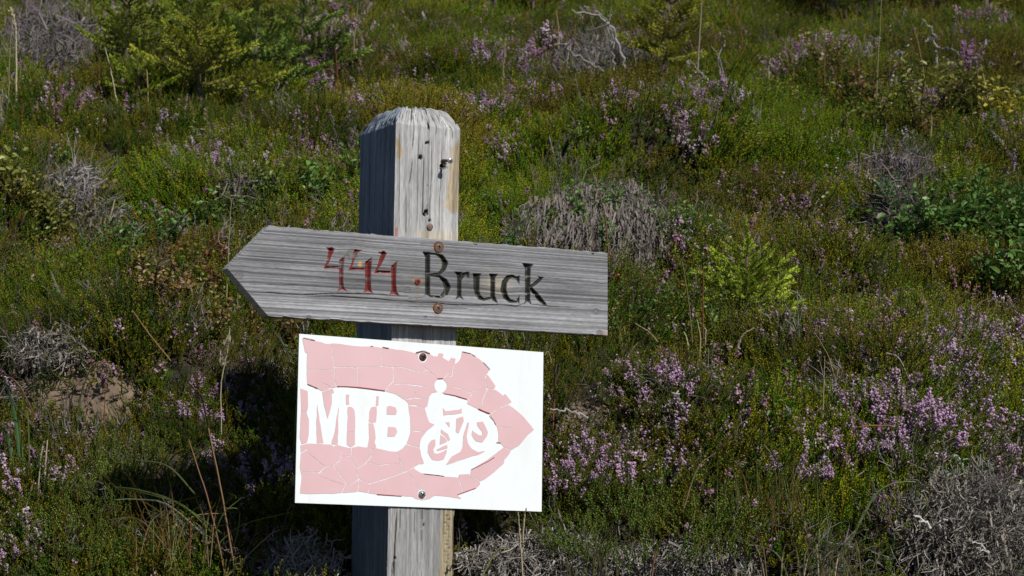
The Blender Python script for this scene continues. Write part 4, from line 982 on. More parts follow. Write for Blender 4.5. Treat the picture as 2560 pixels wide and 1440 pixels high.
FLOWERS = [(432, 278, 60, 18), (165, 267, 75, 20), (211, 267, 40, 14), (774, 197, 55, 36), (809, 155, 45, 28), (844, 85, 75, 28), (790, 50, 40, 16), (890, 253, 40, 26), (517, 383, 55, 36), (369, 271, 30, 14), (728, 397, 40, 30), (1217, 143, 75, 18), (1337, 150, 65, 16), (1503, 70, 50, 18), (1407, 133, 40, 14), (1183, 280, 60, 24), (1283, 257, 65, 20), (1300, 223, 40, 12), (1370, 257, 30, 14),
           (1040, 230, 60, 20), (940, 245, 50, 20), (1240, 360, 36, 30), (1270, 383, 30, 20), (1683, 290, 30, 14), (1760, 250, 60, 22), (1800, 247, 40, 16), (1617, 393, 36, 12), (1763, 350, 36, 12), (1960, 167, 50, 30), (2023, 147, 50, 18), (2083, 130, 40, 12), (2150, 130, 40, 12), (2310, 263, 36, 30), (2420, 160, 30, 24), (2467, 67, 80, 18), (2533, 170, 40, 18), (2503, 327, 60, 36), (2237, 353, 30, 18), (2550, 320, 40, 36),
           (2150, 443, 70, 30), (2250, 393, 30, 20), (2527, 413, 30, 20), (2143, 766, 24, 20), (2450, 787, 40, 20), (2510, 793, 70, 30), (2326, 868, 36, 30), (2415, 841, 70, 30), (2497, 861, 60, 36), (2231, 984, 75, 36), (2272, 1059, 120, 45), (2013, 1086, 60, 30), (1952, 1045, 40, 24), (2122, 1005, 50, 24), (2510, 930, 60, 36), (2395, 998, 50, 36), (2497, 1107, 70, 55), (2550, 1093, 36, 44), (2326, 1134, 70, 24), (2088, 1120, 36, 20), (2224, 1175, 24, 14), (2204, 1277, 20, 14),
           (1514, 1051, 30, 26), (1403, 1137, 70, 56), (1375, 1051, 30, 24), (1653, 1079, 30, 26), (1579, 1112, 55, 30), (1702, 1043, 36, 18), (1805, 997, 36, 16), (1940, 1051, 36, 26), (1629, 928, 50, 24), (524, 957, 40, 30), (41, 1116, 40, 30), (61, 1157, 40, 18), (25, 1297, 36, 30), (82, 1297, 36, 30), (160, 1358, 24, 18), (107, 1415, 30, 18), (533, 1120, 24, 20), (61, 1428, 30, 16), (696, 1153, 70, 46), (560, 1178, 60, 30), (120, 640, 20, 14),
           (390, 530, 36, 26), (620, 420, 50, 20), (1230, 170, 70, 16), (1580, 260, 50, 14), (1700, 330, 60, 20), (300, 40, 80, 24), (900, 30, 60, 20), (1130, 60, 60, 16), (650, 30, 50, 14), (30, 200, 40, 20)]
def zone(px, py, L, soft=0.35):
    k = np.zeros_like(px)
    jx_ = px + 30 * (fbm(px / 60, py / 40, 301, 2) - 0.5); jy_ = py + 22 * (fbm(px / 60, py / 40, 302, 2) - 0.5)
    for x, y, rx, ry in L:
        d = np.sqrt(((jx_ - x) / rx) ** 2 + ((jy_ - y) / ry) ** 2); k = np.maximum(k, sstep(1 + soft, 1 - soft, d))
    return k
# candidate points over the wedge of hillside the camera (or one a step aside) sees
def points(dens_k, seed, y0=3.05, y1=30.0):
    rng = np.random.default_rng(seed); out = []
    edges = np.concatenate([np.arange(y0, 4, .1), np.arange(4, 8, .25), np.arange(8, y1 + .01, .5)])
    for a, b_ in zip(edges[:-1], edges[1:]):
        ym = (a + b_) / 2; hw = 0.27 * ym + 0.75 + 0.30 * max(0, ym - 9)
        slope = (float(ht(0, b_)) - float(ht(0, a))) / (b_ - a)
        n = int(dens_k(ym) * (b_ - a) * 2 * hw * math.sqrt(1 + slope * slope))
        x = rng.uniform(-hw, hw, n); y = rng.uniform(a, b_, n); out.append(np.stack([x, y], 1))
    xy = np.concatenate(out); z = ht(xy[:, 0], xy[:, 1]); P = np.concatenate([xy, z[:, None]], 1)
    # nothing grows inside the post
    q = P - PO; uu, nn_ = q @ PU, q @ PN
    P = P[~((uu > uL - .015) & (uu < uR + .015) & (nn_ < .012) & (nn_ > -D_P - .015)) & ~((nn_ > -.035) & (np.abs(uu) < .42))]
    px, py = project(P + np.array([0, 0, CANOPY])); return P, px, py, rng
def rots(P, rng, up=0.6, jit=0.2):
    Nn = gnormal(P[:, 0], P[:, 1]); A = Nn * (1 - up) + np.array([0, 0, 1.0]) * up + rng.normal(0, jit, P.shape)
    sp = rng.uniform(0, 6.283, len(P))
    z = A / np.linalg.norm(A, axis=1, keepdims=True); a = np.where(np.abs(z[:, 2:]) < 0.9, np.array([[0, 0, 1.0]]), np.array([[1.0, 0, 0]]))
    x = np.cross(a, z); x /= np.linalg.norm(x, axis=1, keepdims=True); y = np.cross(z, x); c, s = np.cos(sp)[:, None], np.sin(sp)[:, None]
    X_, Y_ = x * c + y * s, -x * s + y * c
    return np.stack([np.arctan2(Y_[:, 2], z[:, 2]), -np.arcsin(np.clip(X_[:, 2], -1, 1)), np.arctan2(X_[:, 1], X_[:, 0])], 1)

protos = [proto('heather_sprig_proto', heather_sprig(400 + i, 0.066 + 0.010 * (i % 3), 4 + i % 2, step=0.0017, spread=.6), [M_leaf, M_stem, M_flower]) for i in range(6)]
protos += [proto('heather_sprig_proto', heather_sprig(430 + i, 0.080, 4, flower=0.5, step=0.0017), [M_leaf, M_stem, M_flower]) for i in range(4)]
protos += [proto('heather_sprig_proto', heather_sprig(450 + i, 0.075, 3, flower=0.13, step=0.0017), [M_leaf, M_stem, M_flower]) for i in range(3)]
GREEN = np.array([[0.160, 0.218, 0.008], [0.099, 0.190, 0.009], [0.235, 0.252, 0.010], [0.062, 0.138, 0.011], [0.190, 0.175, 0.013]])
RUST_ = np.array([[0.19, 0.105, 0.03], [0.17, 0.12, 0.045], [0.19, 0.145, 0.075]])
P, px, py, rng = points(lambda y: np.interp(y, [3, 4, 6, 10, 14, 18, 30], [5000, 4600, 3600, 1800, 700, 260, 90]), 21)
bare, flw, brn, ber, gra = zone(px, py, BARE), zone(px, py, FLOWERS), zone(px, py, BROWN), zone(px, py, BERRY), zone(px, py, GRASSY)
patch = fbm(P[:, 0] * 2.2, P[:, 1] * 2.2, 310, 3)
keep = rng.uniform(0, 1, len(P)) > np.maximum.reduce([bare * 0.93, .88 * sstep(.42, .60, mats(P[:, 0], P[:, 1])[0]) * np.interp(P[:, 1], [3, 8, 13], [1, .9, .4]) * (py < 1250), ber * 0.62, gra * 0.45, 0.4 * sstep(0.60, 0.68, fbm(P[:, 0] * 3, P[:, 1] * 3, 320, 2)) * (1 - flw), 0.5 * sstep(0.36, 0.26, fbm(P[:, 0] * 8, P[:, 1] * 8, 321, 2))])
P, px, py, flw, brn, patch, gra = P[keep], px[keep], py[keep], flw[keep], brn[keep], patch[keep], gra[keep]
n = len(P)
u_ = rng.uniform(0, 1, n)
far = sstep(260, 60, py)
isf = u_ < flw * np.interp(py, [0, 110, 200, 320, 450, 700, 900, 1440], [.22, .40, .42, .38, .24, .22, .22, .22]) * np.where((px > 2150) & (py > 740), 1.9, 1)
isp = (~isf) & (u_ < np.clip(0.055 + 0.10 * sstep(0.5, 0.75, patch) + 0.10 * brn + 0.04 * far + 0.22 * flw, 0, .9))
idx = np.where(isf, rng.integers(6, 10, n), np.where(isp, rng.integers(10, 13, n), rng.integers(0, 6, n)))
md, m1, m2 = mats(P[:, 0], P[:, 1])
gi_ = (fbm(P[:, 0] * 1.6 + 9, P[:, 1] * 1.6, 330, 3) * .6 - 0.1 + .8 * m1 + rng.normal(0, .13, n)) * 5
tint = GREEN[np.clip(gi_.astype(int), 0, 4)] * rng.uniform(.75, 1.25, (n, 1)) * (.65 + .75 * m2)[:, None]
kb = (np.clip(brn * 0.40 + 0.18 * (m1 > .85) + 0.10 * sstep(.55, .75, fbm(P[:, 0] * 2.5, P[:, 1] * 2.5, 340, 2)) + 0.15 * far, 0, .85) * rng.uniform(0, 1, n))[:, None]
tint = tint * (1 - kb) + RUST_[rng.integers(0, 3, n)] * kb
FT = np.array([[0.50, 0.30, 0.47], [0.57, 0.39, 0.54], [0.44, 0.21, 0.41], [0.65, 0.52, 0.62]])
ft = FT[rng.integers(0, 4, n)] * rng.uniform(.8, 1.15, (n, 1))
fade = np.where(isp, rng.uniform(0.2, 1, n), 0.1 * rng.uniform(0, 1, n))[:, None] * (0.8)
ft = ft * (1 - fade) + np.array([0.27, 0.145, 0.15]) * fade
scl = rng.uniform(0.75, 1.25, n) * np.interp(P[:, 1], [3, 4, 7, 14, 18, 30], [0.85, 1.0, 1.15, 1.5, 2.2, 3.2]) * (0.5 + 1.0 * fbm(P[:, 0] * 7, P[:, 1] * 7, 350, 2)) * np.where(isf, .82, np.where(isp, .9, 1))
ROT = rots(P, rng, 0.28, 0.22)
scatter('heather', P - np.array([0, 0, 0.01]), ROT, scl, idx, tint, ft, protos, 'low green and purple heather covering the whole hillside', 'heather')

SOIL = [(205, 985, 130, 60), (1445, 1042, 75, 26)]
CURTAIN = [(1515, 600, 170, 85)]
bp_ = [proto('berry_proto', berry_plant(500 + i, 0.10, 5, 0.015, 0.0095, 11), [M_broad, M_stem]) for i in range(4)]
P, px, py, rng = points(lambda y: np.interp(y, [3, 4, 6, 10, 24], [300, 300, 260, 160, 50]), 22)
ber = zone(px, py, BERRY); bare = zone(px, py, BARE)
keep = rng.uniform(0, 1, len(P)) < np.clip(ber * 1.0 + 0.05, 0, 1) * (1 - bare)
P, px, py = P[keep], px[keep], py[keep]; n = len(P)
BT = np.array([[0.12, 0.18, 0.02], [0.17, 0.19, 0.025], [0.085, 0.17, 0.03], [0.22, 0.17, 0.03], [0.24, 0.095, 0.035]])
redk = .8 * np.clip(zone(px, py, [(480, 730, 180, 120), (2370, 285, 110, 80), (2180, 245, 100, 50), (240, 545, 60, 40), (20, 560, 40, 40)]) * 0.75 + 0.06, 0, 1); grn = zone(px, py, [(2470, 560, 170, 120), (2500, 690, 90, 60), (860, 470, 80, 60), (1400, 585, 90, 50), (640, 530, 130, 60)])
r_ = rng.uniform(0, 1, n)
ti = np.where(r_ < redk, rng.integers(3, 5, n), np.where(rng.uniform(0, 1, n) < grn, 2, rng.integers(0, 3, n)))
tint = BT[ti] * rng.uniform(.75, 1.2, (n, 1))
scatter('berry_leaves', P - np.array([0, 0, .008]), rots(P, rng, .6, .2), rng.uniform(.7, 1.25, n) * np.interp(P[:, 1], [3, 7, 14], [.85, 1.1, 1.3]), rng.integers(0, 4, n), tint, tint, bp_, 'small oval bilberry leaves, green and reddish, growing through the heather', 'bilberry')

gp_ = [proto('grass_proto', grass_tuft(600 + i, 0.13, 10, 0.0022), [M_grass]) for i in range(5)]
P, px, py, rng = points(lambda y: np.interp(y, [3, 4, 6, 10, 24], [260, 260, 220, 170, 90]), 23)
gra = zone(px, py, GRASSY); bare = zone(px, py, BARE); far = sstep(300, 60, py)
keep = rng.uniform(0, 1, len(P)) < np.clip(gra * .6 + 0.03 + 0.12 * far, 0, 1) * (1 - 0.8 * bare) * (1 - .8 * zone(px, py, SOIL))
P, px, py, far = P[keep], px[keep], py[keep], far[keep]; n = len(P)
GT = np.array([[0.13, 0.17, 0.02], [0.17, 0.19, 0.025], [0.21, 0.17, 0.06], [0.30, 0.25, 0.14], [0.20, 0.11, 0.045]])
tint = GT[rng.choice(5, n, p=[.34, .28, .18, .10, .10])] * rng.uniform(.7, 1.2, (n, 1))
scatter('grass', P, rots(P, rng, .7, .2), rng.uniform(.6, 1.15, n) * np.interp(P[:, 1], [3, 7, 14], [.8, 1.0, 1.4]), rng.integers(0, 5, n), tint, tint, gp_, 'thin green and straw coloured grass blades among the heather', 'grass')

dp_ = [proto('dead_sprig_proto', heather_sprig(700 + i, 0.13, 6, leafy=0, spread=1.1), [M_twig, M_twig, M_twig]) for i in range(4)]
P, px, py, rng = points(lambda y: np.interp(y, [3, 4, 6, 10, 24], [800, 700, 420, 150, 25]), 24)
bare = zone(px, py, BARE)
keep = rng.uniform(0, 1, len(P)) < np.clip(bare * 0.8 + 0.04, 0, 1) * (1 - .92 * zone(px, py, SOIL)) * (1 - .9 * zone(px, py, CURTAIN))
P, px, py = P[keep], px[keep], py[keep]; n = len(P)
DT = np.array([[0.22, 0.20, 0.185], [0.15, 0.13, 0.12], [0.28, 0.26, 0.24], [0.13, 0.10, 0.085]])
tint = DT[rng.integers(0, 4, n)] * rng.uniform(.7, 1.2, (n, 1))
Pd = P + gnormal(P[:, 0], P[:, 1]) * 0.0
scatter('dead_heather_twigs', Pd, rots(P, rng, .2, .55), rng.uniform(.6, 1.1, n), rng.integers(0, 4, n), tint, tint, dp_, 'dry grey leafless heather twigs lying between the green plants', 'dead heather')

# ------------------------------------------------------------------ bare soil showing in two places
def soil_bank(px, py, rx, ry, label, c, c2):
    c0 = G(px, py) + np.array([0, 0, .03]); mpp = c0[1] / F; g = Geo(); na, nr_ = 120, 40
    V = []
    nn_ = gnormal(np.array([c0[0]]), np.array([c0[1]]))[0]; ux = np.array([1.0, 0, 0]); uy = nrm(np.cross(nn_, ux))
    a = np.linspace(0, 2 * math.pi, na, endpoint=False); q = np.linspace(0, 1, nr_)
    A, Qr = np.meshgrid(a, q); rad = 1 + 0.9 * (fbm(np.cos(A) * 2 + 5, np.sin(A) * 2, 800, 4) - .5)
    U, W = np.cos(A) * Qr * rad * rx * mpp, np.sin(A) * Qr * rad * ry * mpp * 1.2
    lump = 0.02 * (1 - Qr ** 2) + 0.075 * (fbm(U * 24, W * 24, 810, 5) - .5) * (1 - Qr ** 4) + 0.03 * np.abs(fbm(U * 70, W * 70, 811, 3) - .5) - 0.05 * Qr ** 3
    PP = c0 + U[..., None] * ux + W[..., None] * uy
    PP[..., 2] = ht(PP[..., 0], PP[..., 1]) + .022 + lump                # follows the ground
    jj = np.arange(na * nr_).reshape(nr_, na)
    g.add(PP.reshape(-1, 3) - c0, np.stack([jj[:-1], np.roll(jj, -1, 1)[:-1], np.roll(jj, -1, 1)[1:], jj[1:]], -1).reshape(-1, 4))
    rs = np.random.default_rng(int(px)); ico = bmesh.new(); bmesh.ops.create_icosphere(ico, subdivisions=1, radius=1.0)
    iv = np.array([v.co[:] for v in ico.verts]); it = np.array([[v.index for v in f.verts] for f in ico.faces]); ico.free()
    for k in range(420):                                             # crumbs and clods lying on it
        i_, j_ = int(nr_ * math.sqrt(rs.uniform()) * .95), int(rs.integers(0, na)); sz = rs.uniform(.002, .008) * rs.uniform(.4, 1)
        g.add(PP[i_, j_] - c0 + nn_ * sz * .3 + iv * rs.uniform(.45, 1.4, (len(iv), 1)) * sz * rs.uniform(.4, 1.4, 3), None, it)
    m = plain('dry_soil', c, 0.95, c2=c2, scale=55, bump=0.8)
    o = link('bare_soil', geo_mesh('bare_soil', g, [m], True), None, c0); tag(o, label, 'soil', 'bare patches in the heather', 'structure')
soil_bank(205, 985, 180, 74, 'crumbly light brown bare soil at the left below dead roots', (0.235, 0.175, 0.125), (0.11, 0.078, 0.052))
soil_bank(1445, 1040, 105, 34, 'small bare brown soil patch right of the white panel', (0.23, 0.175, 0.125), (0.11, 0.08, 0.055))

# ------------------------------------------------------------------ dead heather mounds (each its own thing)
def dead_mound(px, py, rx, ry, n, label, hang=0.7, ln=0.10, rad=0.0013, tint=(0.26, 0.24, 0.225), seed=1, lift=0.05, jit=.42, curl=.45, drape=0):
    rng = np.random.default_rng(seed); c0 = G(px, py); g = Geo()
    for i in range(n):
        a = rng.uniform(0, 6.283); q = math.sqrt(rng.uniform()); qx, qy = px + math.cos(a) * q * rx, py + math.sin(a) * q * ry
        if drape and (fbm(qx / 55, qy / 40, 960, 3) - .5) * 1.5 + q > .92: continue
        b_ = G(qx, qy); nn_ = gnormal(np.array([b_[0]]), np.array([b_[1]]))[0]
        sc_ = b_[1] / 4.5
        dwn = nrm(np.array([0, 0, -1.0]) - nn_ * (nn_ @ np.array([0, 0, -1.0])))
        d = nrm(dwn * hang + rng.normal(0, jit, 3) + nn_ * 0.15); L = ln * rng.uniform(.35, 1.15) * sc_ ** .7
        p = b_ + nn_ * (lift * (1 - q * q) * rng.uniform(.2, 1.0) + 0.035) - d * L * .5
        if drape:                                                     # hangs down over the edge of the bank
            dwn = nrm(np.array([rng.normal(0, .12), -.45, -.9])); d = nrm(dwn + rng.normal(0, jit, 3)); p = b_ + np.array([0, -.02, rng.uniform(.02, drape) * (1 - .5 * q * q)])
        pts = [p]
        for k in range(4):
            d = nrm(d + rng.normal(0, curl, 3) + dwn * .14 * hang + (nn_ * (0 if drape else 0.1))); p = p + d * L / 4; pts.append(p)
        rr = 1.7 * rad * rng.uniform(.55, 1.25) ** 2 * sc_ ** .5
        tube(g, np.array(pts) - c0, np.linspace(rr, rr * .45, 5), 3, 0, float(np.clip(rng.normal(.55, .25), 0, 1)), cap=False)
        if rng.uniform() < .5:
            e = pts[2] + nrm(d + rng.normal(0, .7, 3)) * L * .3
            tube(g, np.array([pts[2], (pts[2] + e) / 2 + rng.normal(0, .004, 3), e]) - c0, [rr * .7, rr * .5, rr * .3], 3, 0, float(np.clip(rng.normal(.6, .25), 0, 1)), cap=False)
    o = link('dead_heather', geo_mesh('dead_heather', g, [M_twig]), None, c0); o['tint'] = tint
    tag(o, label, 'dead heather', 'dead grey heather clumps')
dead_mound(1500, 580, 212, 112, 7000, 'big grey curtain of dead heather hanging from the bank behind the board', 1.6, .085, .0011, (0.165, 0.143, 0.127), 1, .06, .18, .24, drape=.11)
dead_mound(125, 110, 118, 82, 1500, 'round purplish grey dead heather bush near the top left corner', .2, .12, .0014, (0.15, 0.128, 0.13), 2, .06)
dead_mound(172, 468, 46, 34, 320, 'small grey dead heather tuft on the left above the yellowish bilberry', .8, .07, .0012, (0.26, 0.235, 0.225), 3, .05)
dead_mound(2420, 1325, 180, 125, 2300, 'large tangle of pale dead heather stems in the bottom right corner', .9, .085, .0011, (0.24, 0.215, 0.185), 4, .06)
dead_mound(135, 880, 95, 40, 420, 'grey dead roots above the bare soil on the left', .7, .07, .0011, (0.23, 0.205, 0.18), 5, .03)
dead_mound(1360, 1395, 230, 60, 900, 'low pale dead twigs right of the post foot', .8, .06, .0009, (0.27, 0.245, 0.22), 6, .03)
dead_mound(1720, 1405, 170, 50, 600, 'strip of pale dead twigs below the green heather bush', .8, .06, .0009, (0.26, 0.24, 0.215), 7, .03)
dead_mound(760, 1405, 110, 55, 500, 'dark shaded dead twigs left of the post foot', .5, .05, .0011, (0.30, 0.28, 0.26), 8, .05)
dead_mound(2245, 520, 50, 80, 320, 'greyish dead heather strip beside the dense green leaves on the right', 1.0, .09, .0012, (0.16, 0.138, 0.13), 9, .04)
dead_mound(1500, 160, 95, 45, 130, 'grey dead stems beneath the leaning branch near the top', .2, .14, .0012, (0.19, 0.172, 0.165), 11, .05)
dead_mound(620, 490, 60, 28, 200, 'thin brown dead twigs above the arrow board tip', .3, .09, .0012, (0.20, 0.17, 0.15), 12, .05)
dead_mound(280, 590, 36, 40, 150, 'few dead twigs in the dark hollow on the left', .8, .07, .0012, (0.26, 0.24, 0.23), 13, .03)
dead_mound(2240, 440, 90, 26, 260, 'dull purple grey dead heather above the strip on the right', .3, .09, .0012, (0.19, 0.16, 0.165), 14, .05)

# ------------------------------------------------------------------ single heather bushes
BUSH = []
for v in range(4):
    gs, gb = Geo(), Geo(); rng = np.random.default_rng(900 + v)
    sp = [heather_sprig(910 + v * 10 + i, 0.105, 4, flower=(0.5, 0.10, 0.0, 0.0)[i], step=0.0020, leafy=1.0).arrays() for i in range(4)]
    for i in range(46):
        a, q = rng.uniform(0, 6.283), math.sqrt(rng.uniform()) ; x, y = math.cos(a) * q * .13, math.sin(a) * q * .13
        R_ = orient(np.array([x * 5.0, y * 5.0, 1.0]) + rng.normal(0, .15, 3), rng.uniform(0, 6.28)); V, Q, T, qm, tm, R = sp[i % 4]
        sc_ = rng.uniform(.85, 1.2) * (1.05 - .3 * q)
        gs.add_arrays((V, Q, np.zeros((0, 3), int), qm, np.zeros(0, int), R), R_, (x, y, 0), sc_, rng.normal(0, .08))
        used = np.unique(T); mp_ = np.zeros(len(V), int); mp_[used] = np.arange(len(used))
        if len(used): gb.add_arrays((V[used], np.zeros((0, 4), int), mp_[T], np.zeros(0, int), np.zeros(len(T), int), R[used]), R_, (x, y, 0), sc_, rng.normal(0, .08))
    BUSH.append((geo_mesh('shoots', gs, [M_leaf, M_stem]), geo_mesh('blossom', gb, [M_flower])))
def heather_bush(px, py, s, v, label, tint=(0.08, 0.105, 0.02), ft=(0.54, 0.35, 0.51), lift=-0.01, blossom=True, rz=None):
    c0 = G(px, py); nn_ = gnormal(np.array([c0[0]]), np.array([c0[1]]))[0]
    r = empty('heather_bush', c0 + np.array([0, 0, lift]), label, 'heather bush', 'heather bushes one can tell apart')
    r.rotation_euler = Matrix(orient(nn_ * .5 + np.array([0, 0, .6]), v * 1.7 if rz is None else rz).tolist()).to_euler(); r.scale = (s, s, s)
    a = link('shoots', BUSH[v % 4][0], r); a['tint'] = tuple(c_ * 1.9 for c_ in tint)
    if blossom: b_ = link('blossom', BUSH[v % 4][1], r); b_['ftint'] = ft
for args in [(2270, 1075, 1.05, 0, 'big purple heather bush on the right above the pale dead stems'), (2150, 1050, .8, 1, 'purple heather bush just left of the big one on the right'), (2430, 1010, .95, 2, 'purple heather bush at the right between the big one and the edge'),
             (2510, 1120, .95, 3, 'dense purple heather bush at the lower right edge'), (2440, 880, .9, 1, 'pale pink heather bush high on the right edge', (0.07, 0.1, .02), (0.58, .40, .56)), (2300, 900, .75, 2, 'pale heather bush left of the pink one on the right', (0.07, 0.1, .02), (0.55, .37, .52)),
             (2530, 850, .9, 0, 'lilac heather bush touching the right edge'), (1430, 1150, .80, 3, 'lilac heather bush beside the right edge of the white panel'), (1560, 1150, .9, 2, 'green and lilac heather bush second to the right of the panel'),
             (1510, 1075, .55, 1, 'small bright purple heather tuft by the bare soil patch'), (1650, 960, .8, 0, 'sparse pink heather bush under the young spruce'), (2000, 1110, .85, 1, 'pink heather bush between the green bush and the big purple one'),
             (80, 1160, .7, 2, 'purple heather bush at the left edge under the bare soil'), (50, 1320, .75, 3, 'pink dotted heather bush near the lower left corner'), (695, 1190, .8, 0, 'shaded violet heather bush left of the white panel'), (540, 990, .6, 1, 'small pink heather bush beside the feathery grass stem')]:
    heather_bush(*args)
for args in [(1620, 1290, 1.15, 2, 'bright green flowerless heather bush low in the middle right', (0.075, 0.125, .018)), (1790, 1260, 1.1, 0, 'yellowish green heather bush right of the bright green one', (0.095, 0.12, .02)), (1480, 1290, 1.0, 1, 'dull green heather bush right of the panel bottom corner', (0.075, 0.1, .02)),
             (190, 1270, 1.0, 3, 'fresh green heather bush in the lower left', (0.085, 0.125, .02)), (330, 1180, .9, 1, 'green heather bush under the bare soil', (0.08, 0.11, .02)), (260, 1410, 1.0, 0, 'low green heather bush on the bottom edge at the left', (0.085, 0.12, .02)), (1900, 1150, .85, 3, 'olive heather bush left of the pink one', (0.07, 0.09, .02)), (2180, 1220, .7, 2, 'dark green heather tuft under the big purple bush', (0.055, 0.1, .02))]:
    heather_bush(*args, blossom=False)

# ------------------------------------------------------------------ spruces
SB_S = [geo_mesh('branch', needle_branch(1000 + i, 0.13, 4, 0.0115, 0.0024, 2000, sub=.32), [M_needle, M_bark]) for i in range(4)]
SB_L = [geo_mesh('branch', needle_branch(1020 + i, 0.34, 10, 0.022, 0.0055, 800, sub=.5), [M_needle, M_bark]) for i in range(4)]
def spruce(px, py, h, n, bset, bl, label, tint, seed, dx=0.0, lean=(0, 0), low=0.05, group='young spruces on the hillside', tiny_top=True):
    rng = np.random.default_rng(seed); c0 = G(px, py)
    r = empty('young_spruce', c0 + np.array([0, -.03, .03]), label, 'spruce', group)
    g = Geo(); P = spline([(0, 0, 0), (lean[0] * h * .5, lean[1] * h * .5, h * .5), (lean[0] * h, lean[1] * h, h)], 9)
    rad = 0.012 * (h / .35) ** .8
    tube(g, P, np.linspace(rad, rad * .25, 9), 6, 0)
    link('trunk', geo_mesh('trunk', g, [M_bark]), r)
    for i in range(n):
        t = low + (1 - low) * (i + .5) / n; k = t * 8; k0 = min(int(k), 7); p = P[k0] + (P[k0 + 1] - P[k0]) * (k - k0)
        L = (1.0 - .72 * t) * rng.uniform(.7, 1.15); az = i * 2.4 + rng.uniform(-.5, .5)
        ang = rng.uniform(-.05, .3) + .40 * t
        b_ = link('branch', bset[int(rng.integers(0, 4))], r, p); s = bl * max(L, .3); b_.scale = (s, s, s)
        b_.rotation_euler = (rng.uniform(-.3, .3), -ang, az)
        q = rng.uniform(.75, 1.25); b_['tint'] = tuple(x * q * 1.35 for x in tint)
    if tiny_top:
        b_ = link('branch', bset[0], r, P[-1] - (P[-1] - P[-2]) * .3); b_.scale = (bl * .42,) * 3; b_.rotation_euler = (0, -1.45, 0.3); b_['tint'] = tint
YG = (0.29, 0.37, 0.03); MG = (0.13, 0.20, 0.03); DG = (0.17, 0.21, 0.025)
spruce(1862, 800, 0.15, 26, SB_S, 1.3, 'bright yellow green young spruce right of the arrow board', YG, 1, low=.12)
spruce(1655, 205, 0.62, 40, SB_L, .6, 'taller yellow green spruce standing at the top beside the leaning grey branch', (0.27, 0.28, 0.025), 2, lean=(.05, 0))
spruce(320, 190, 0.26, 20, SB_L, .85, 'bushy young spruce nearest the grey dead heather in the top left', DG, 3)
spruce(470, 130, 0.36, 20, SB_L, .85, 'tallest young spruce of the top left group', (0.17, 0.22, 0.025), 4)
spruce(500, 250, 0.22, 20, SB_L, .8, 'front young spruce of the top left group with yellowish tips', (0.24, 0.26, 0.025), 5)
spruce(640, 225, 0.22, 19, SB_L, .85, 'dark green young spruce in the middle of the top left group', MG, 6)
spruce(755, 195, 0.23, 19, SB_L, .85, 'rightmost young spruce of the top left group by the pink heather', MG, 7)
spruce(640, 110, 0.24, 22, SB_L, .7, 'small yellow spruce at the back of the top left group', (0.26, 0.26, 0.03), 8)
spruce(350, 245, 0.12, 12, SB_L, .4, 'tiny low yellow spruce in front of the top left group', YG, 9)
for i, (a, b_, h_, s_, lb) in enumerate([(2080, 40, .7, 1.1, 'left dark spruce cut by the top edge on the right'), (2180, 45, .8, 1.2, 'broad dark spruce cut by the top edge on the right'), (2330, 30, .6, 1.0, 'olive spruce cut by the top edge further right'), (2460, 35, .7, 1.1, 'yellowish spruce by the top right corner'), (1330, 40, .45, .9, 'low yellow spruce at the top behind the post'), (1230, 30, .3, .7, 'small olive spruce at the top left of the post')]):
    spruce(a, b_, h_, 24, SB_L, s_, lb, [(0.11, 0.14, .02), (0.12, 0.15, .02), (0.18, 0.19, .025), (0.21, 0.21, .025), (0.26, 0.23, .03), (0.22, 0.21, .03)][i], 20 + i)

# ------------------------------------------------------------------ leafy plants one can tell apart
def leaf_plant(px, py, s, g_args, label, tint, seed, name='cowberry_plant', cat='cowberry', berries=0, n=4, rx=.06, group='leafy plants in the heather'):
    rng = np.random.default_rng(seed); c0 = G(px, py); g = Geo(); gb = Geo()
    for i in range(n):
        arr = berry_plant(seed * 31 + i, **g_args).arrays(); x, y = rng.normal(0, rx, 2); y *= .6
        z = float(ht(c0[0] + x, c0[1] + y)) - c0[2]
        g.add_arrays(arr, orient((rng.normal(0, .2), rng.normal(-.15, .2), 1), rng.uniform(0, 6.28)), (x, y, z), s * rng.uniform(.8, 1.15), rng.normal(0, .1))
    o = link(name, geo_mesh(name, g, [M_broad, M_stem]), None, c0); o['tint'] = tuple(min(.5, c_ * 1.6) for c_ in tint); tag(o, label, cat, group)
    for b_ in range(berries):
        bmb = bmesh.new(); bmesh.ops.create_icosphere(bmb, subdivisions=2, radius=.0032)
        for v in bmb.verts:
            if v.co.z > .0027: v.co.z -= .0009
        me = bpy.data.meshes.new('berry'); bmb.to_mesh(me); bmb.free(); me.materials.append(M_berry)
        link('berry', me, o, (rng.normal(0, rx), rng.normal(-.05, .02), rng.uniform(.05, .12) * s))
M_berry = plain('red_berry', (0.40, 0.05, 0.025), .35, scale=30, c2=(.34, .12, .05), spec=.5)
LG = (0.075, 0.155, 0.03)
cow = dict(h=.13, ns=6, ln=.019, wd=.011, leaves=12, spread=.6)
leaf_plant(1385, 600, 1.15, cow, 'shiny green cowberry clump with a red berry above the board end', LG, 41, berries=3, n=7, rx=.07)
leaf_plant(1480, 625, .9, cow, 'small cowberry shoot at the foot of the grey dead curtain', LG, 42, n=3, rx=.04)
leaf_plant(1720, 590, 1.0, cow, 'cowberry plant right of the grey dead curtain', LG, 43, n=3, rx=.05)
leaf_plant(1755, 640, .9, cow, 'pale cowberry shoot left of the bright young spruce', (0.09, .16, .04), 44, n=3, rx=.04)
leaf_plant(515, 575, 1.1, cow, 'glossy green cowberry plant above the arrow board tip', LG, 45, n=4, rx=.05)
leaf_plant(640, 560, 1.1, dict(h=.15, ns=6, ln=.026, wd=.011, leaves=11, spread=.6), 'lighter green broad leaf plant touching the top of the arrow board', (0.11, .15, .03), 46, n=5, rx=.08)
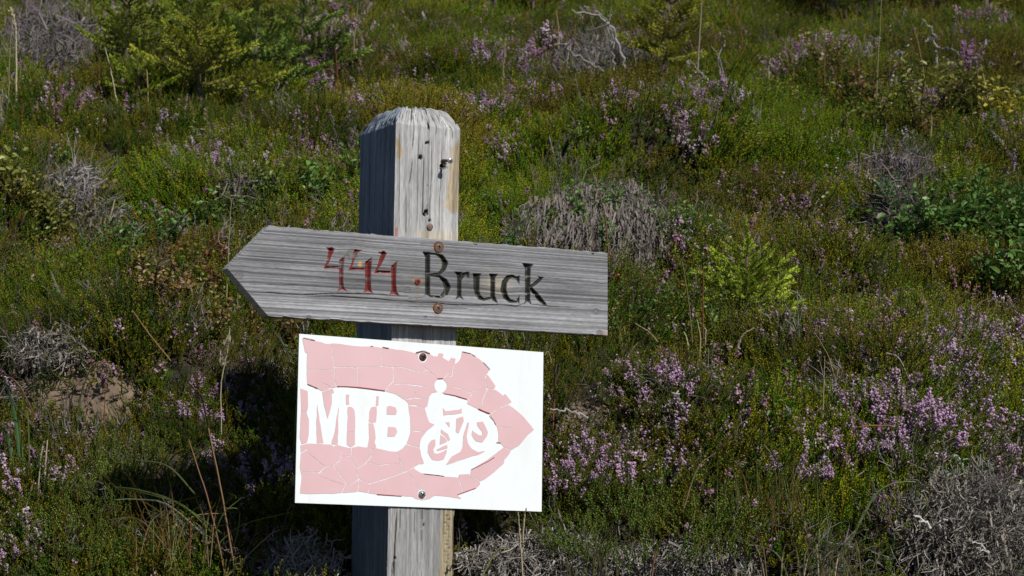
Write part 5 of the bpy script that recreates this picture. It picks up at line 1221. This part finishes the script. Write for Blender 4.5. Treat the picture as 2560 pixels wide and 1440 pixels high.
leaf_plant(860, 520, 1.25, cow, 'light green cowberry bush left of the post', (0.09, .17, .035), 47, n=5, rx=.05)
leaf_plant(700, 560, 1.0, cow, 'pale leafy sprig between the arrow board and the post', (0.10, .15, .03), 48, n=3, rx=.05)
leaf_plant(300, 660, 1.0, cow, 'low cowberry patch with a red berry right of the dark hollow', (0.06, .12, .025), 49, berries=2, n=6, rx=.05)
leaf_plant(390, 620, 1.0, cow, 'dark green cowberry patch below the dark hollow', (0.06, .13, .03), 50, berries=1, n=5, rx=.05)
leaf_plant(1640, 770, .95, cow, 'cowberry sprigs with pale tips under the board end', (0.10, .15, .04), 51, berries=3, n=4, rx=.07)
leaf_plant(2480, 620, 1.5, dict(h=.11, ns=7, ln=.021, wd=.012, leaves=14, spread=.9), 'dense dark green leafy shrub at the right edge', (0.065, 0.125, 0.026), 52, 'willow_shrub', 'shrub', n=20, rx=.15)
leaf_plant(2510, 720, 1.3, dict(h=.11, ns=6, ln=.030, wd=.011, leaves=11, spread=.7), 'light green narrow leaf plant under the dense shrub on the right', (0.085, .16, .035), 53, 'willow_shrub', 'shrub', n=4, rx=.06)
leaf_plant(2360, 540, 1.3, dict(h=.08, ns=7, ln=.019, wd=.011, leaves=12, spread=.9), 'bluish green leafy shrub left of the dense one', (0.06, 0.125, 0.04), 54, 'willow_shrub', 'shrub', n=14, rx=.12)
leaf_plant(2420, 1185, 1.0, dict(h=.05, ns=6, ln=.030, wd=.011, leaves=9, spread=1.3), 'silvery green leaf rosette on top of the pale dead stems', (0.20, .26, .19), 55, 'leaf_rosette', 'rosette', n=4, rx=.03)
leaf_plant(2200, 1260, .9, dict(h=.07, ns=3, ln=.026, wd=.016, leaves=7, spread=.7), 'small fresh green leaf plant under the purple bushes', (0.11, .2, .03), 56, 'leaf_plant', 'leafy plant', n=1, rx=.01)
leaf_plant(2262, 1345, .9, dict(h=.07, ns=3, ln=.026, wd=.015, leaves=6, spread=.7), 'green leaf plant left of the pale dead stems', (0.085, .16, .035), 57, 'leaf_plant', 'leafy plant', n=1, rx=.01)
leaf_plant(430, 950, 1.0, dict(h=.06, ns=3, ln=.05, wd=.034, leaves=4, spread=.7), 'large round leaf plant right of the bare soil', (0.05, .09, .02), 58, 'leaf_plant', 'leafy plant', n=1, rx=.01)
leaf_plant(30, 560, 1.2, dict(h=.15, ns=6, ln=.026, wd=.015, leaves=12, spread=.6), 'yellow green bilberry bush on the left edge', (0.15, .17, .035), 59, 'bilberry_bush', 'bilberry', n=5, rx=.07)
leaf_plant(160, 590, 1.1, dict(h=.15, ns=7, ln=.018, wd=.011, leaves=14, spread=.7), 'orange tinged bilberry bush beside the dark hollow', (0.13, .125, 0.03), 60, 'bilberry_bush', 'bilberry', n=6, rx=.09)
leaf_plant(480, 760, 1.0, dict(h=.12, ns=7, ln=.017, wd=.010, leaves=13, spread=.7), 'reddish bilberry bush left of the arrow board', (0.13, 0.085, 0.03), 61, 'bilberry_bush', 'bilberry', n=7, rx=.12)
leaf_plant(2380, 310, 1.5, dict(h=.16, ns=7, ln=.02, wd=.011, leaves=14, spread=.6), 'yellow and rust bilberry bush near the top right', (0.12, 0.12, 0.025), 62, 'bilberry_bush', 'bilberry', n=7, rx=.12)
leaf_plant(2490, 320, 1.4, dict(h=.13, ns=6, ln=.022, wd=.013, leaves=12, spread=.6), 'bright yellow bilberry bush by the right edge', (0.25, .22, .03), 63, 'bilberry_bush', 'bilberry', n=4, rx=.07)
leaf_plant(2180, 270, 1.4, dict(h=.13, ns=6, ln=.02, wd=.011, leaves=12, spread=.6), 'rust red bilberry bush under the tall grass stem', (0.13, 0.08, 0.03), 64, 'bilberry_bush', 'bilberry', n=4, rx=.10)
leaf_plant(2080, 205, 1.4, dict(h=.13, ns=6, ln=.02, wd=.011, leaves=12, spread=.6), 'green and rust bilberry bush right of the pink heather', (0.13, .11, .03), 65, 'bilberry_bush', 'bilberry', n=4, rx=.10)
leaf_plant(1925, 240, 1.3, dict(h=.10, ns=6, ln=.018, wd=.011, leaves=12, spread=.7), 'small yellow leafed bilberry right of the tall spruce', (0.19, .17, .03), 66, 'bilberry_bush', 'bilberry', n=3, rx=.06)

# ------------------------------------------------------------------ grass stalks, tufts and fallen branches
STRAW, RED, GRN, PALE, GREY = (0.33, 0.25, 0.13), (0.22, 0.085, 0.045), (0.13, 0.16, 0.045), (0.48, 0.41, 0.27), (0.30, 0.28, 0.265)
def stalk(pts, label, tint, w_=2.2, head=0, name='grass_stalk', cat='grass stalk', group='single grass stalks', seed=0, wob=1.5):
    """a stem through photo points, the first one at its foot on the ground"""
    rng = np.random.default_rng(abs(hash(label)) % 99991 if False else sum(map(ord, label)))
    c0 = G(*pts[0]); y = c0[1] - 0.06
    P = np.array([at_depth(a, b_, y - 0.012 * i) for i, (a, b_) in enumerate(pts)]); P[0] -= np.array([0, 0, .05])
    S = spline(P, 6 * len(pts)); S[1:-1] += rng.normal(0, wob * y / F * .3, (len(S) - 2, 3))
    rr = 1.25 * w_ * y / F * .5; g = Geo()
    tube(g, S - c0, np.linspace(rr * 1.15, rr * .6, len(S)), 4, 0, .5)
    o = link(name, geo_mesh(name, g, [M_grass]), None, c0); o['tint'] = tint; tag(o, label, cat, group)
    if head:
        g = Geo(); e = S[-1]; L = head * y / F; d = nrm(S[-1] - S[-3]); n = 46
        t = rng.uniform(0, 1, n); pp = e - d * L * (1 - t)[:, None] + rng.normal(0, L * .045, (n, 3)); D = d + rng.normal(0, .35, (n, 3)); D /= np.linalg.norm(D, axis=1, keepdims=True)
        leaf_diamonds(g, pp - c0, D, rng.normal(0, 1, (n, 3)), L * .22, L * .055, 0, rng.uniform(.3, 1, n))
        h_ = link('seed_head', geo_mesh('seed_head', g, [M_grass]), o); h_['tint'] = tuple(min(.6, x * 1.25) for x in tint)
for a in [([(42, 250), (40, 120), (38, 60), (28, 25)], 'tall pale grass stalk with nodding tip at the left edge', PALE, 4, 40), ([(22, 262), (24, 150), (30, 60)], 'thin stalk just left of the tall pale one', STRAW, 2.2, 0), ([(9, 300), (0, 240)], 'short straw stalk on the left edge', STRAW, 3),
          ([(298, 240), (280, 190), (262, 118)], 'pale stalk in front of the bushy spruce', PALE, 3), ([(372, 235), (368, 190), (360, 140)], 'greyish curved stalk left of the front spruce', STRAW, 3.5), ([(247, 230), (248, 150)], 'reddish stalk left of the bushy spruce', RED, 2),
          ([(428, 130), (415, 80), (398, 25)], 'brown stalk across the tallest young spruce', STRAW, 3.5), ([(516, 230), (513, 130)], 'dark stalk across the front spruce', STRAW, 2.4), ([(580, 140), (573, 85), (555, 45)], 'straw stalk behind the middle spruce', STRAW, 2.6), ([(548, 220), (552, 120)], 'reddish stalk right of the front spruce', RED, 2),
          ([(768, 255), (764, 205)], 'straw stalk under the pink heather at the top', STRAW, 3), ([(882, 140), (888, 70), (896, 10)], 'tall thin stalk behind the pink heather at the top', STRAW, 2.6), ([(850, 235), (842, 170), (838, 120)], 'thin reddish stalk right of the spruce group', RED, 2.2),
          ([(1398, 128), (1396, 75), (1390, 25)], 'straw stalk behind the post', STRAW, 3.4), ([(1430, 128), (1438, 60)], 'rusty stalk right of the one behind the post', (0.26, .15, .07), 3), ([(1250, 240), (1258, 170), (1264, 98)], 'straw stalk with a seed head behind the post top', STRAW, 3, 26), ([(1597, 205), (1588, 150), (1570, 75)], 'reddish stalk left of the tall spruce', (0.26, .17, .11), 2.6),
          ([(1741, 208), (1748, 100), (1755, 0)], 'long pale stalk right of the tall spruce', (0.36, .29, .2), 3.6), ([(1858, 130), (1850, 70), (1830, 20)], 'reddish bent stalk right of the long pale one', RED, 3), ([(1820, 200), (1800, 150), (1778, 115)], 'grey stalk leaning left of the reddish bent one', GREY, 2.6), ([(2188, 268), (2196, 130), (2204, -10)], 'very tall green straw stalk in the top right', (0.26, .25, .11), 3),
          ([(2060, 268), (2062, 180), (2060, 60)], 'rusty thin stalk left of the very tall one', (0.25, .15, .09), 2.2), ([(2322, 245), (2302, 140), (2283, 65)], 'straw stalk leaning left in the top right', STRAW, 2.6), ([(2323, 380), (2328, 330), (2329, 288)], 'pale short stalk below the rust bilberry on the right', PALE, 3), ([(1927, 245), (1921, 165)], 'pale straw stalk by the yellow bilberry', PALE, 2.8), ([(1986, 240), (1984, 165)], 'straw stalk left of the rust bilberry', STRAW, 2.2),
          ([(2474, 250), (2460, 200), (2452, 160)], 'pale stalk by the upper right edge', PALE, 2.6), ([(2400, 262), (2380, 190)], 'reddish stalk behind the rust bilberry', RED, 2.2), ([(567, 725), (572, 610), (578, 500)], 'long straw stalk touching the tip of the arrow board', (0.30, .27, .12), 2.8), ([(562, 905), (574, 820)], 'pale dry stalk under the arrow board tip', PALE, 4), ([(563, 800), (566, 700)], 'greenish stalk behind the arrow board tip', GRN, 2.6),
          ([(262, 605), (272, 560), (287, 498)], 'pale dry blade in the dark hollow', PALE, 5), ([(268, 600), (262, 555), (278, 520)], 'second pale dry blade in the dark hollow', PALE, 3.5), ([(240, 500), (238, 470), (265, 447)], 'arched pale blade above the dark hollow', PALE, 3),
          ([(602, 1432), (557, 1251), (508, 1014), (487, 977), (385, 850), (330, 775)], 'longest brown stalk crossing the lower left', (0.27, .16, .09), 3.6), ([(575, 1412), (527, 1276), (468, 1090), (462, 1060)], 'reddish brown stalk beside the longest one', (0.25, .13, .075), 3.4), ([(555, 1015), (553, 960), (570, 870), (573, 850)], 'pale feathery stalk left of the white panel', PALE, 2.6, 110),
          ([(500, 1430), (660, 1350), (700, 1325)], 'straw stalk lying across the foot of the long ones', (0.3, .21, .12), 3), ([(430, 1330), (470, 1300), (560, 1282)], 'arched straw blade in the lower left', STRAW, 3), ([(475, 1395), (476, 1310), (480, 1290)], 'short red stalk in the lower left', RED, 3), ([(735, 1085), (742, 1000), (748, 985)], 'pale green stalk touching the white panel', (0.24, .23, .1), 3.2),
          ([(97, 1080), (102, 980)], 'dark stalk in front of the bare soil', (0.12, .11, .05), 3), ([(180, 1040), (205, 980), (232, 910)], 'dark leaning blade in front of the bare soil', (0.1, .1, .045), 4), ([(262, 1005), (262, 960)], 'short red stalk on the bare soil', RED, 2.4), ([(110, 1165), (118, 1100)], 'pale dead blade on the left', PALE, 5), ([(95, 1180), (105, 1120), (112, 1105)], 'thin pale dead blade on the left', PALE, 3), ([(50, 1250), (85, 1200)], 'straw blade under the pale dead ones', STRAW, 3),
          ([(1382, 1050), (1386, 960), (1390, 885)], 'red stalk standing beside the right edge of the white panel', (0.30, .12, .075), 3), ([(1390, 890), (1372, 882), (1362, 888)], 'bent straw by the corner of the white panel', STRAW, 2.2), ([(1528, 700), (1515, 560), (1500, 490), (1492, 430)], 'brownish red stalk crossing the grey dead curtain', (0.21, .10, .07), 3.2), ([(1492, 486), (1465, 484), (1440, 482)], 'thin twig sticking left from the dead curtain', (0.26, .18, .12), 2.4), ([(1738, 880), (1722, 760), (1704, 648)], 'green and red stalk left of the bright young spruce', (0.22, .17, .08), 3), ([(1762, 880), (1757, 760), (1758, 665)], 'reddish stalk in front of the bright young spruce', RED, 3),
          ([(1690, 892), (1640, 850), (1588, 808)], 'straw stem lying under the board end', (0.36, .29, .18), 4), ([(1830, 880), (1850, 850), (1885, 820)], 'pale broken stem below the bright young spruce', PALE, 5), ([(1725, 905), (1718, 860), (1710, 830)], 'pale upright blade below the spruce', (0.36, .34, .14), 6), ([(1745, 905), (1750, 850), (1742, 800)], 'yellowish upright blade below the spruce', (0.34, .32, .14), 5), ([(1758, 900), (1764, 840), (1760, 815)], 'straw seed stalk below the spruce', PALE, 3, 30), ([(1810, 790), (1850, 785), (1875, 775)], 'brown twig under the bright young spruce', (0.22, .11, .07), 3.4),
          ([(1620, 1432), (1640, 1380), (1660, 1350)], 'reddish stem at the bottom below the green bush', (0.28, .14, .1), 4), ([(1690, 1260), (1740, 1180), (1790, 1130)], 'straw stem slanting over the bright green bush', (0.30, .22, .12), 3), ([(1312, 1425), (1300, 1340), (1295, 1280)], 'pale straw right of the post foot', PALE, 3.4), ([(1306, 1335), (1310, 1300), (1316, 1270)], 'second pale straw right of the post foot', PALE, 4), ([(1190, 1395), (1240, 1380), (1275, 1372)], 'green blade lying right of the post', (0.28, .28, .1), 3.4), ([(2130, 1110), (2135, 1085), (2160, 1065), (2230, 1064)], 'orange arched blade in front of the purple bush', (0.36, .19, .06), 4), ([(2070, 1165), (2180, 1165)], 'pale straw lying left of the purple bush', PALE, 3),
          ([(2110, 1310), (2180, 1250), (2230, 1210), (2290, 1205)], 'long green arched blade near the pale dead stems', (0.2, .24, .1), 4.5), ([(2290, 930), (2250, 900), (2215, 882)], 'grey twig in the brown heather on the right', GREY, 4), ([(2110, 960), (2070, 890), (2035, 830)], 'thin straw stem in the brown heather on the right', STRAW, 2.2), ([(2330, 780), (2270, 755), (2225, 742)], 'pale straw bent over the brown heather on the right', (0.33, .24, .15), 2.6), ([(2402, 1150), (2408, 1180), (2418, 1210)], 'short pale twig by the silvery rosette', PALE, 3), ([(2490, 1190), (2560, 1205)], 'pale straw running out at the right edge', PALE, 4), ([(2055, 1010), (2060, 950), (2062, 890)], 'pale thin stem in the brown heather', PALE, 2.2), ([(1880, 975), (1875, 945)], 'short pale stem under the spruce', PALE, 3)]:
    stalk(*a)
def tuft(px, py, blades, label, name='grass_tuft'):
    c0 = G(px, py); g = Geo(); rng = np.random.default_rng(int(px * 7 + py)); o = None
    root = empty(name, c0, label, 'grass tuft', 'grass tufts')
    for pts, tint, w_ in blades:
        y = c0[1] - .07; P = np.array([at_depth(a, b_, y - .03 * i + rng.normal(0, .012)) for i, (a, b_) in enumerate(pts)]); P[0] -= np.array([0, 0, .03])
        S = spline(P, 10) - c0; W = nrm(np.cross(S[-1] - S[0], np.array([0, 1.0, 0.4]))) * w_ * y / F * .5; pr = np.array([.9, 1, 1, 1, .95, .85, .7, .55, .35, .08])[:, None]
        off_ = np.array([0, -.0006, .0006]); r_ = np.arange(9); g = Geo()
        g.add(np.concatenate([S - W * pr, S + off_ * 1.5, S + W * pr]), np.concatenate([np.stack([r_, r_ + 1, r_ + 11, r_ + 10], 1), np.stack([r_ + 10, r_ + 11, r_ + 21, r_ + 20], 1)]), None, 0, float(rng.uniform(.3, .7)))
        b_ = link('blade', geo_mesh('blade', g, [M_grass]), root); b_['tint'] = tint
OR, LGN = (0.26, .15, .05), (0.16, .21, .06)
rng = np.random.default_rng(77)
bl = [([(545, 1300), (460, 1265), (390, 1240), (280, 1215)], LGN, 4), ([(560, 1290), (440, 1255), (350, 1225), (285, 1217)], LGN, 4), ([(520, 1300), (420, 1262), (340, 1248), (290, 1250)], (0.3, .33, .2), 4), ([(490, 1190), (420, 1165), (340, 1150)], (0.24, .27, .12), 4), ([(470, 1330), (400, 1280), (300, 1225), (250, 1178)], OR, 3), ([(420, 1330), (350, 1240), (320, 1190), (285, 1165)], OR, 3),
      ([(400, 1340), (340, 1250), (330, 1190)], (.28, .11, .05), 3), ([(440, 1330), (430, 1240), (420, 1190)], OR, 3), ([(410, 1345), (400, 1260), (385, 1215)], (.17, .16, .05), 4), ([(390, 1345), (430, 1270), (500, 1240)], OR, 3), ([(560, 1420), (600, 1290), (560, 1270)], LGN, 3), ([(600, 1440), (580, 1350), (560, 1290)], OR, 3), ([(440, 1350), (350, 1300), (270, 1300)], STRAW, 3)]
for i in range(34):
    x = rng.normal(430, 60); a = rng.normal(0, 90); h_ = rng.uniform(60, 150)
    bl.append(([(x, 1385 + rng.normal(0, 15)), (x + a * .4, 1380 - h_ * .6), (x + a, 1380 - h_)], [LGN, OR, STRAW, (.14, .15, .05)][i % 4], rng.uniform(2, 3.6)))
tuft(430, 1385, bl, 'orange and green grass tuft with long arching blades in the lower left')
bl = []
for i in range(40):
    x = rng.normal(1950, 55); a = rng.normal(-10, 70); h_ = rng.uniform(70, 190)
    bl.append(([(x, 1300 + rng.normal(0, 18)), (x + a * .35, 1295 - h_ * .6), (x + a, 1295 - h_)], [LGN, OR, (.17, .17, .05), (.17, .17, .05)][i % 4], rng.uniform(2, 3.4)))
tuft(1950, 1300, bl, 'fine yellowish grass tuft between the green bush and the pale dead stems')
bl = []
for i in range(36):
    x = rng.normal(2060, 70); a = rng.normal(0, 60); h_ = rng.uniform(50, 120)
    bl.append(([(x, 1430 + rng.normal(0, 12)), (x + a * .35, 1428 - h_ * .6), (x + a, 1428 - h_)], [STRAW, (.2, .17, .08), LGN, PALE][i % 4], rng.uniform(2, 3.4)))
tuft(2060, 1430, bl, 'straw and green grass tuft on the bottom edge left of the dead stems')
tuft(40, 1140, [([(55, 1140), (35, 1030), (0, 920)], (0.09, .19, .08), 9), ([(35, 1140), (20, 1090), (-20, 1050)], (0.10, .20, .10), 9), ([(60, 1135), (48, 1060), (45, 1010)], (0.17, .22, .05), 8), ([(75, 1140), (70, 1050), (62, 1030)], (0.14, .2, .05), 4), ([(90, 1000), (45, 960), (-10, 925)], (.25, .14, .08), 5)], 'broad bluish green grass blades at the left edge')
bl = []
for i in range(22):
    x = rng.normal(1480, 40); a = rng.normal(25, 45); h_ = rng.uniform(60, 130)
    bl.append(([(x, 1420 + rng.normal(0, 10)), (x + a * .35, 1418 - h_ * .6), (x + a, 1418 - h_)], [(.12, .13, .05), (.14, .11, .07), LGN][i % 3], rng.uniform(2, 3)))
tuft(1480, 1420, bl, 'dark thin grass tuft under the green bush near the bottom')
def branch(pts, label, w_, side=(), tint=(.26, .243, .23), name='dead_branch'):
    c0 = G(*pts[0]); y = c0[1] - .06; g = Geo(); rng = np.random.default_rng(sum(map(ord, label)))
    def tw(pp, w0, y0):
        P = np.array([at_depth(a, b_, y0 - .03 * i + rng.normal(0, .01)) for i, (a, b_) in enumerate(pp)]); S = spline(P, 5 * len(pp)); S[1:-1] += rng.normal(0, .0005, (len(S) - 2, 3)) * y
        rr = w0 * y / F * .5; tube(g, S - c0, np.linspace(rr * 1.1, rr * .45, len(S)) * rng.uniform(.85, 1.15, len(S)), 6, 0, float(rng.uniform(.5, .8)))
    tw(pts, w_, y)
    for q, w2 in side: tw(q, w2, y - .03)
    o = link(name, geo_mesh(name, g, [M_twig]), None, c0); o['tint'] = tint; tag(o, label, 'dead branch', 'grey dead branches on the hillside')
branch([(1574, 195), (1552, 140), (1535, 80), (1505, 45), (1430, 24)], 'curved grey dead branch leaning left of the tall spruce', 8, [([(1535, 80), (1500, 35), (1480, 25)], 3.5), ([(1550, 135), (1570, 100), (1565, 80)], 3)])
branch([(1545, 205), (1535, 160), (1530, 85)], 'thin grey dead branch left of the curved one', 6)
branch([(1530, 195), (1490, 165), (1430, 130), (1420, 112), (1385, 110)], 'low grey dead branch under the curved one', 5, [([(1430, 130), (1470, 122), (1500, 120)], 4), ([(1420, 115), (1422, 170)], 4)])
branch([(1772, 205), (1750, 180), (1725, 150)], 'grey stick right of the tall spruce', 5)
branch([(1805, 215), (1795, 150), (1810, 110), (1808, 90)], 'grey forked stick right of the long pale stalk', 4)
branch([(2220, 235), (2235, 180), (2258, 130), (2278, 98)], 'straight grey dead branch leaning right in the top right', 8, [([(2258, 132), (2240, 134), (2250, 126)], 5), ([(2230, 200), (2260, 190), (2290, 150)], 3), ([(2225, 215), (2290, 200)], 4)])
branch([(2346, 200), (2340, 130), (2332, 85), (2305, 48)], 'grey dead branch with side twigs near the top right', 7, [([(2342, 118), (2375, 122), (2400, 140)], 4), ([(2332, 95), (2312, 104)], 4), ([(2340, 160), (2370, 150), (2390, 165)], 3), ([(2334, 90), (2350, 98)], 3)])
branch([(2545, 228), (2500, 230), (2450, 235), (2440, 255)], 'bleached dead root near the right edge', 6, [([(2480, 230), (2465, 250), (2450, 265)], 4), ([(2480, 228), (2510, 250)], 3)])
branch([(2130, 215), (2140, 195), (2160, 183)], 'short grey stick by the rust bilberry', 5, [([(2132, 205), (2160, 196)], 4)])
branch([(2330, 1328), (2312, 1305), (2285, 1288)], 'thick white dead stem in the bottom right tangle', 9, tint=(0.52, .49, .46))
branch([(2348, 1325), (2352, 1305), (2368, 1302)], 'small white stub right of the thick white stem', 7, tint=(0.48, .45, .42))
branch([(2480, 1400), (2460, 1370), (2430, 1352)], 'long pale root at the bottom right', 6, [([(2470, 1385), (2440, 1370)], 4)], tint=(0.42, .39, .36))
branch([(1135, 1392), (1155, 1380), (1168, 1371)], 'pale forked twig touching the post', 6, [([(1140, 1388), (1160, 1390), (1166, 1396)], 4)], tint=(0.46, .42, .38))
branch([(1700, 1030), (1690, 1000), (1694, 985), (1680, 982)], 'hooked grey root under the pink heather', 7, [([(1690, 1005), (1655, 1015)], 4)], tint=(0.3, .27, .25))
branch([(1470, 1045), (1430, 1030), (1375, 1022)], 'grey root lying above the bare soil patch', 7, tint=(0.27, .25, .235))
branch([(1838, 1330), (1835, 1290), (1848, 1255)], 'grey crooked stem right of the yellowish bush', 5, [([(1848, 1255), (1865, 1240)], 3)], tint=(0.33, .31, .29))
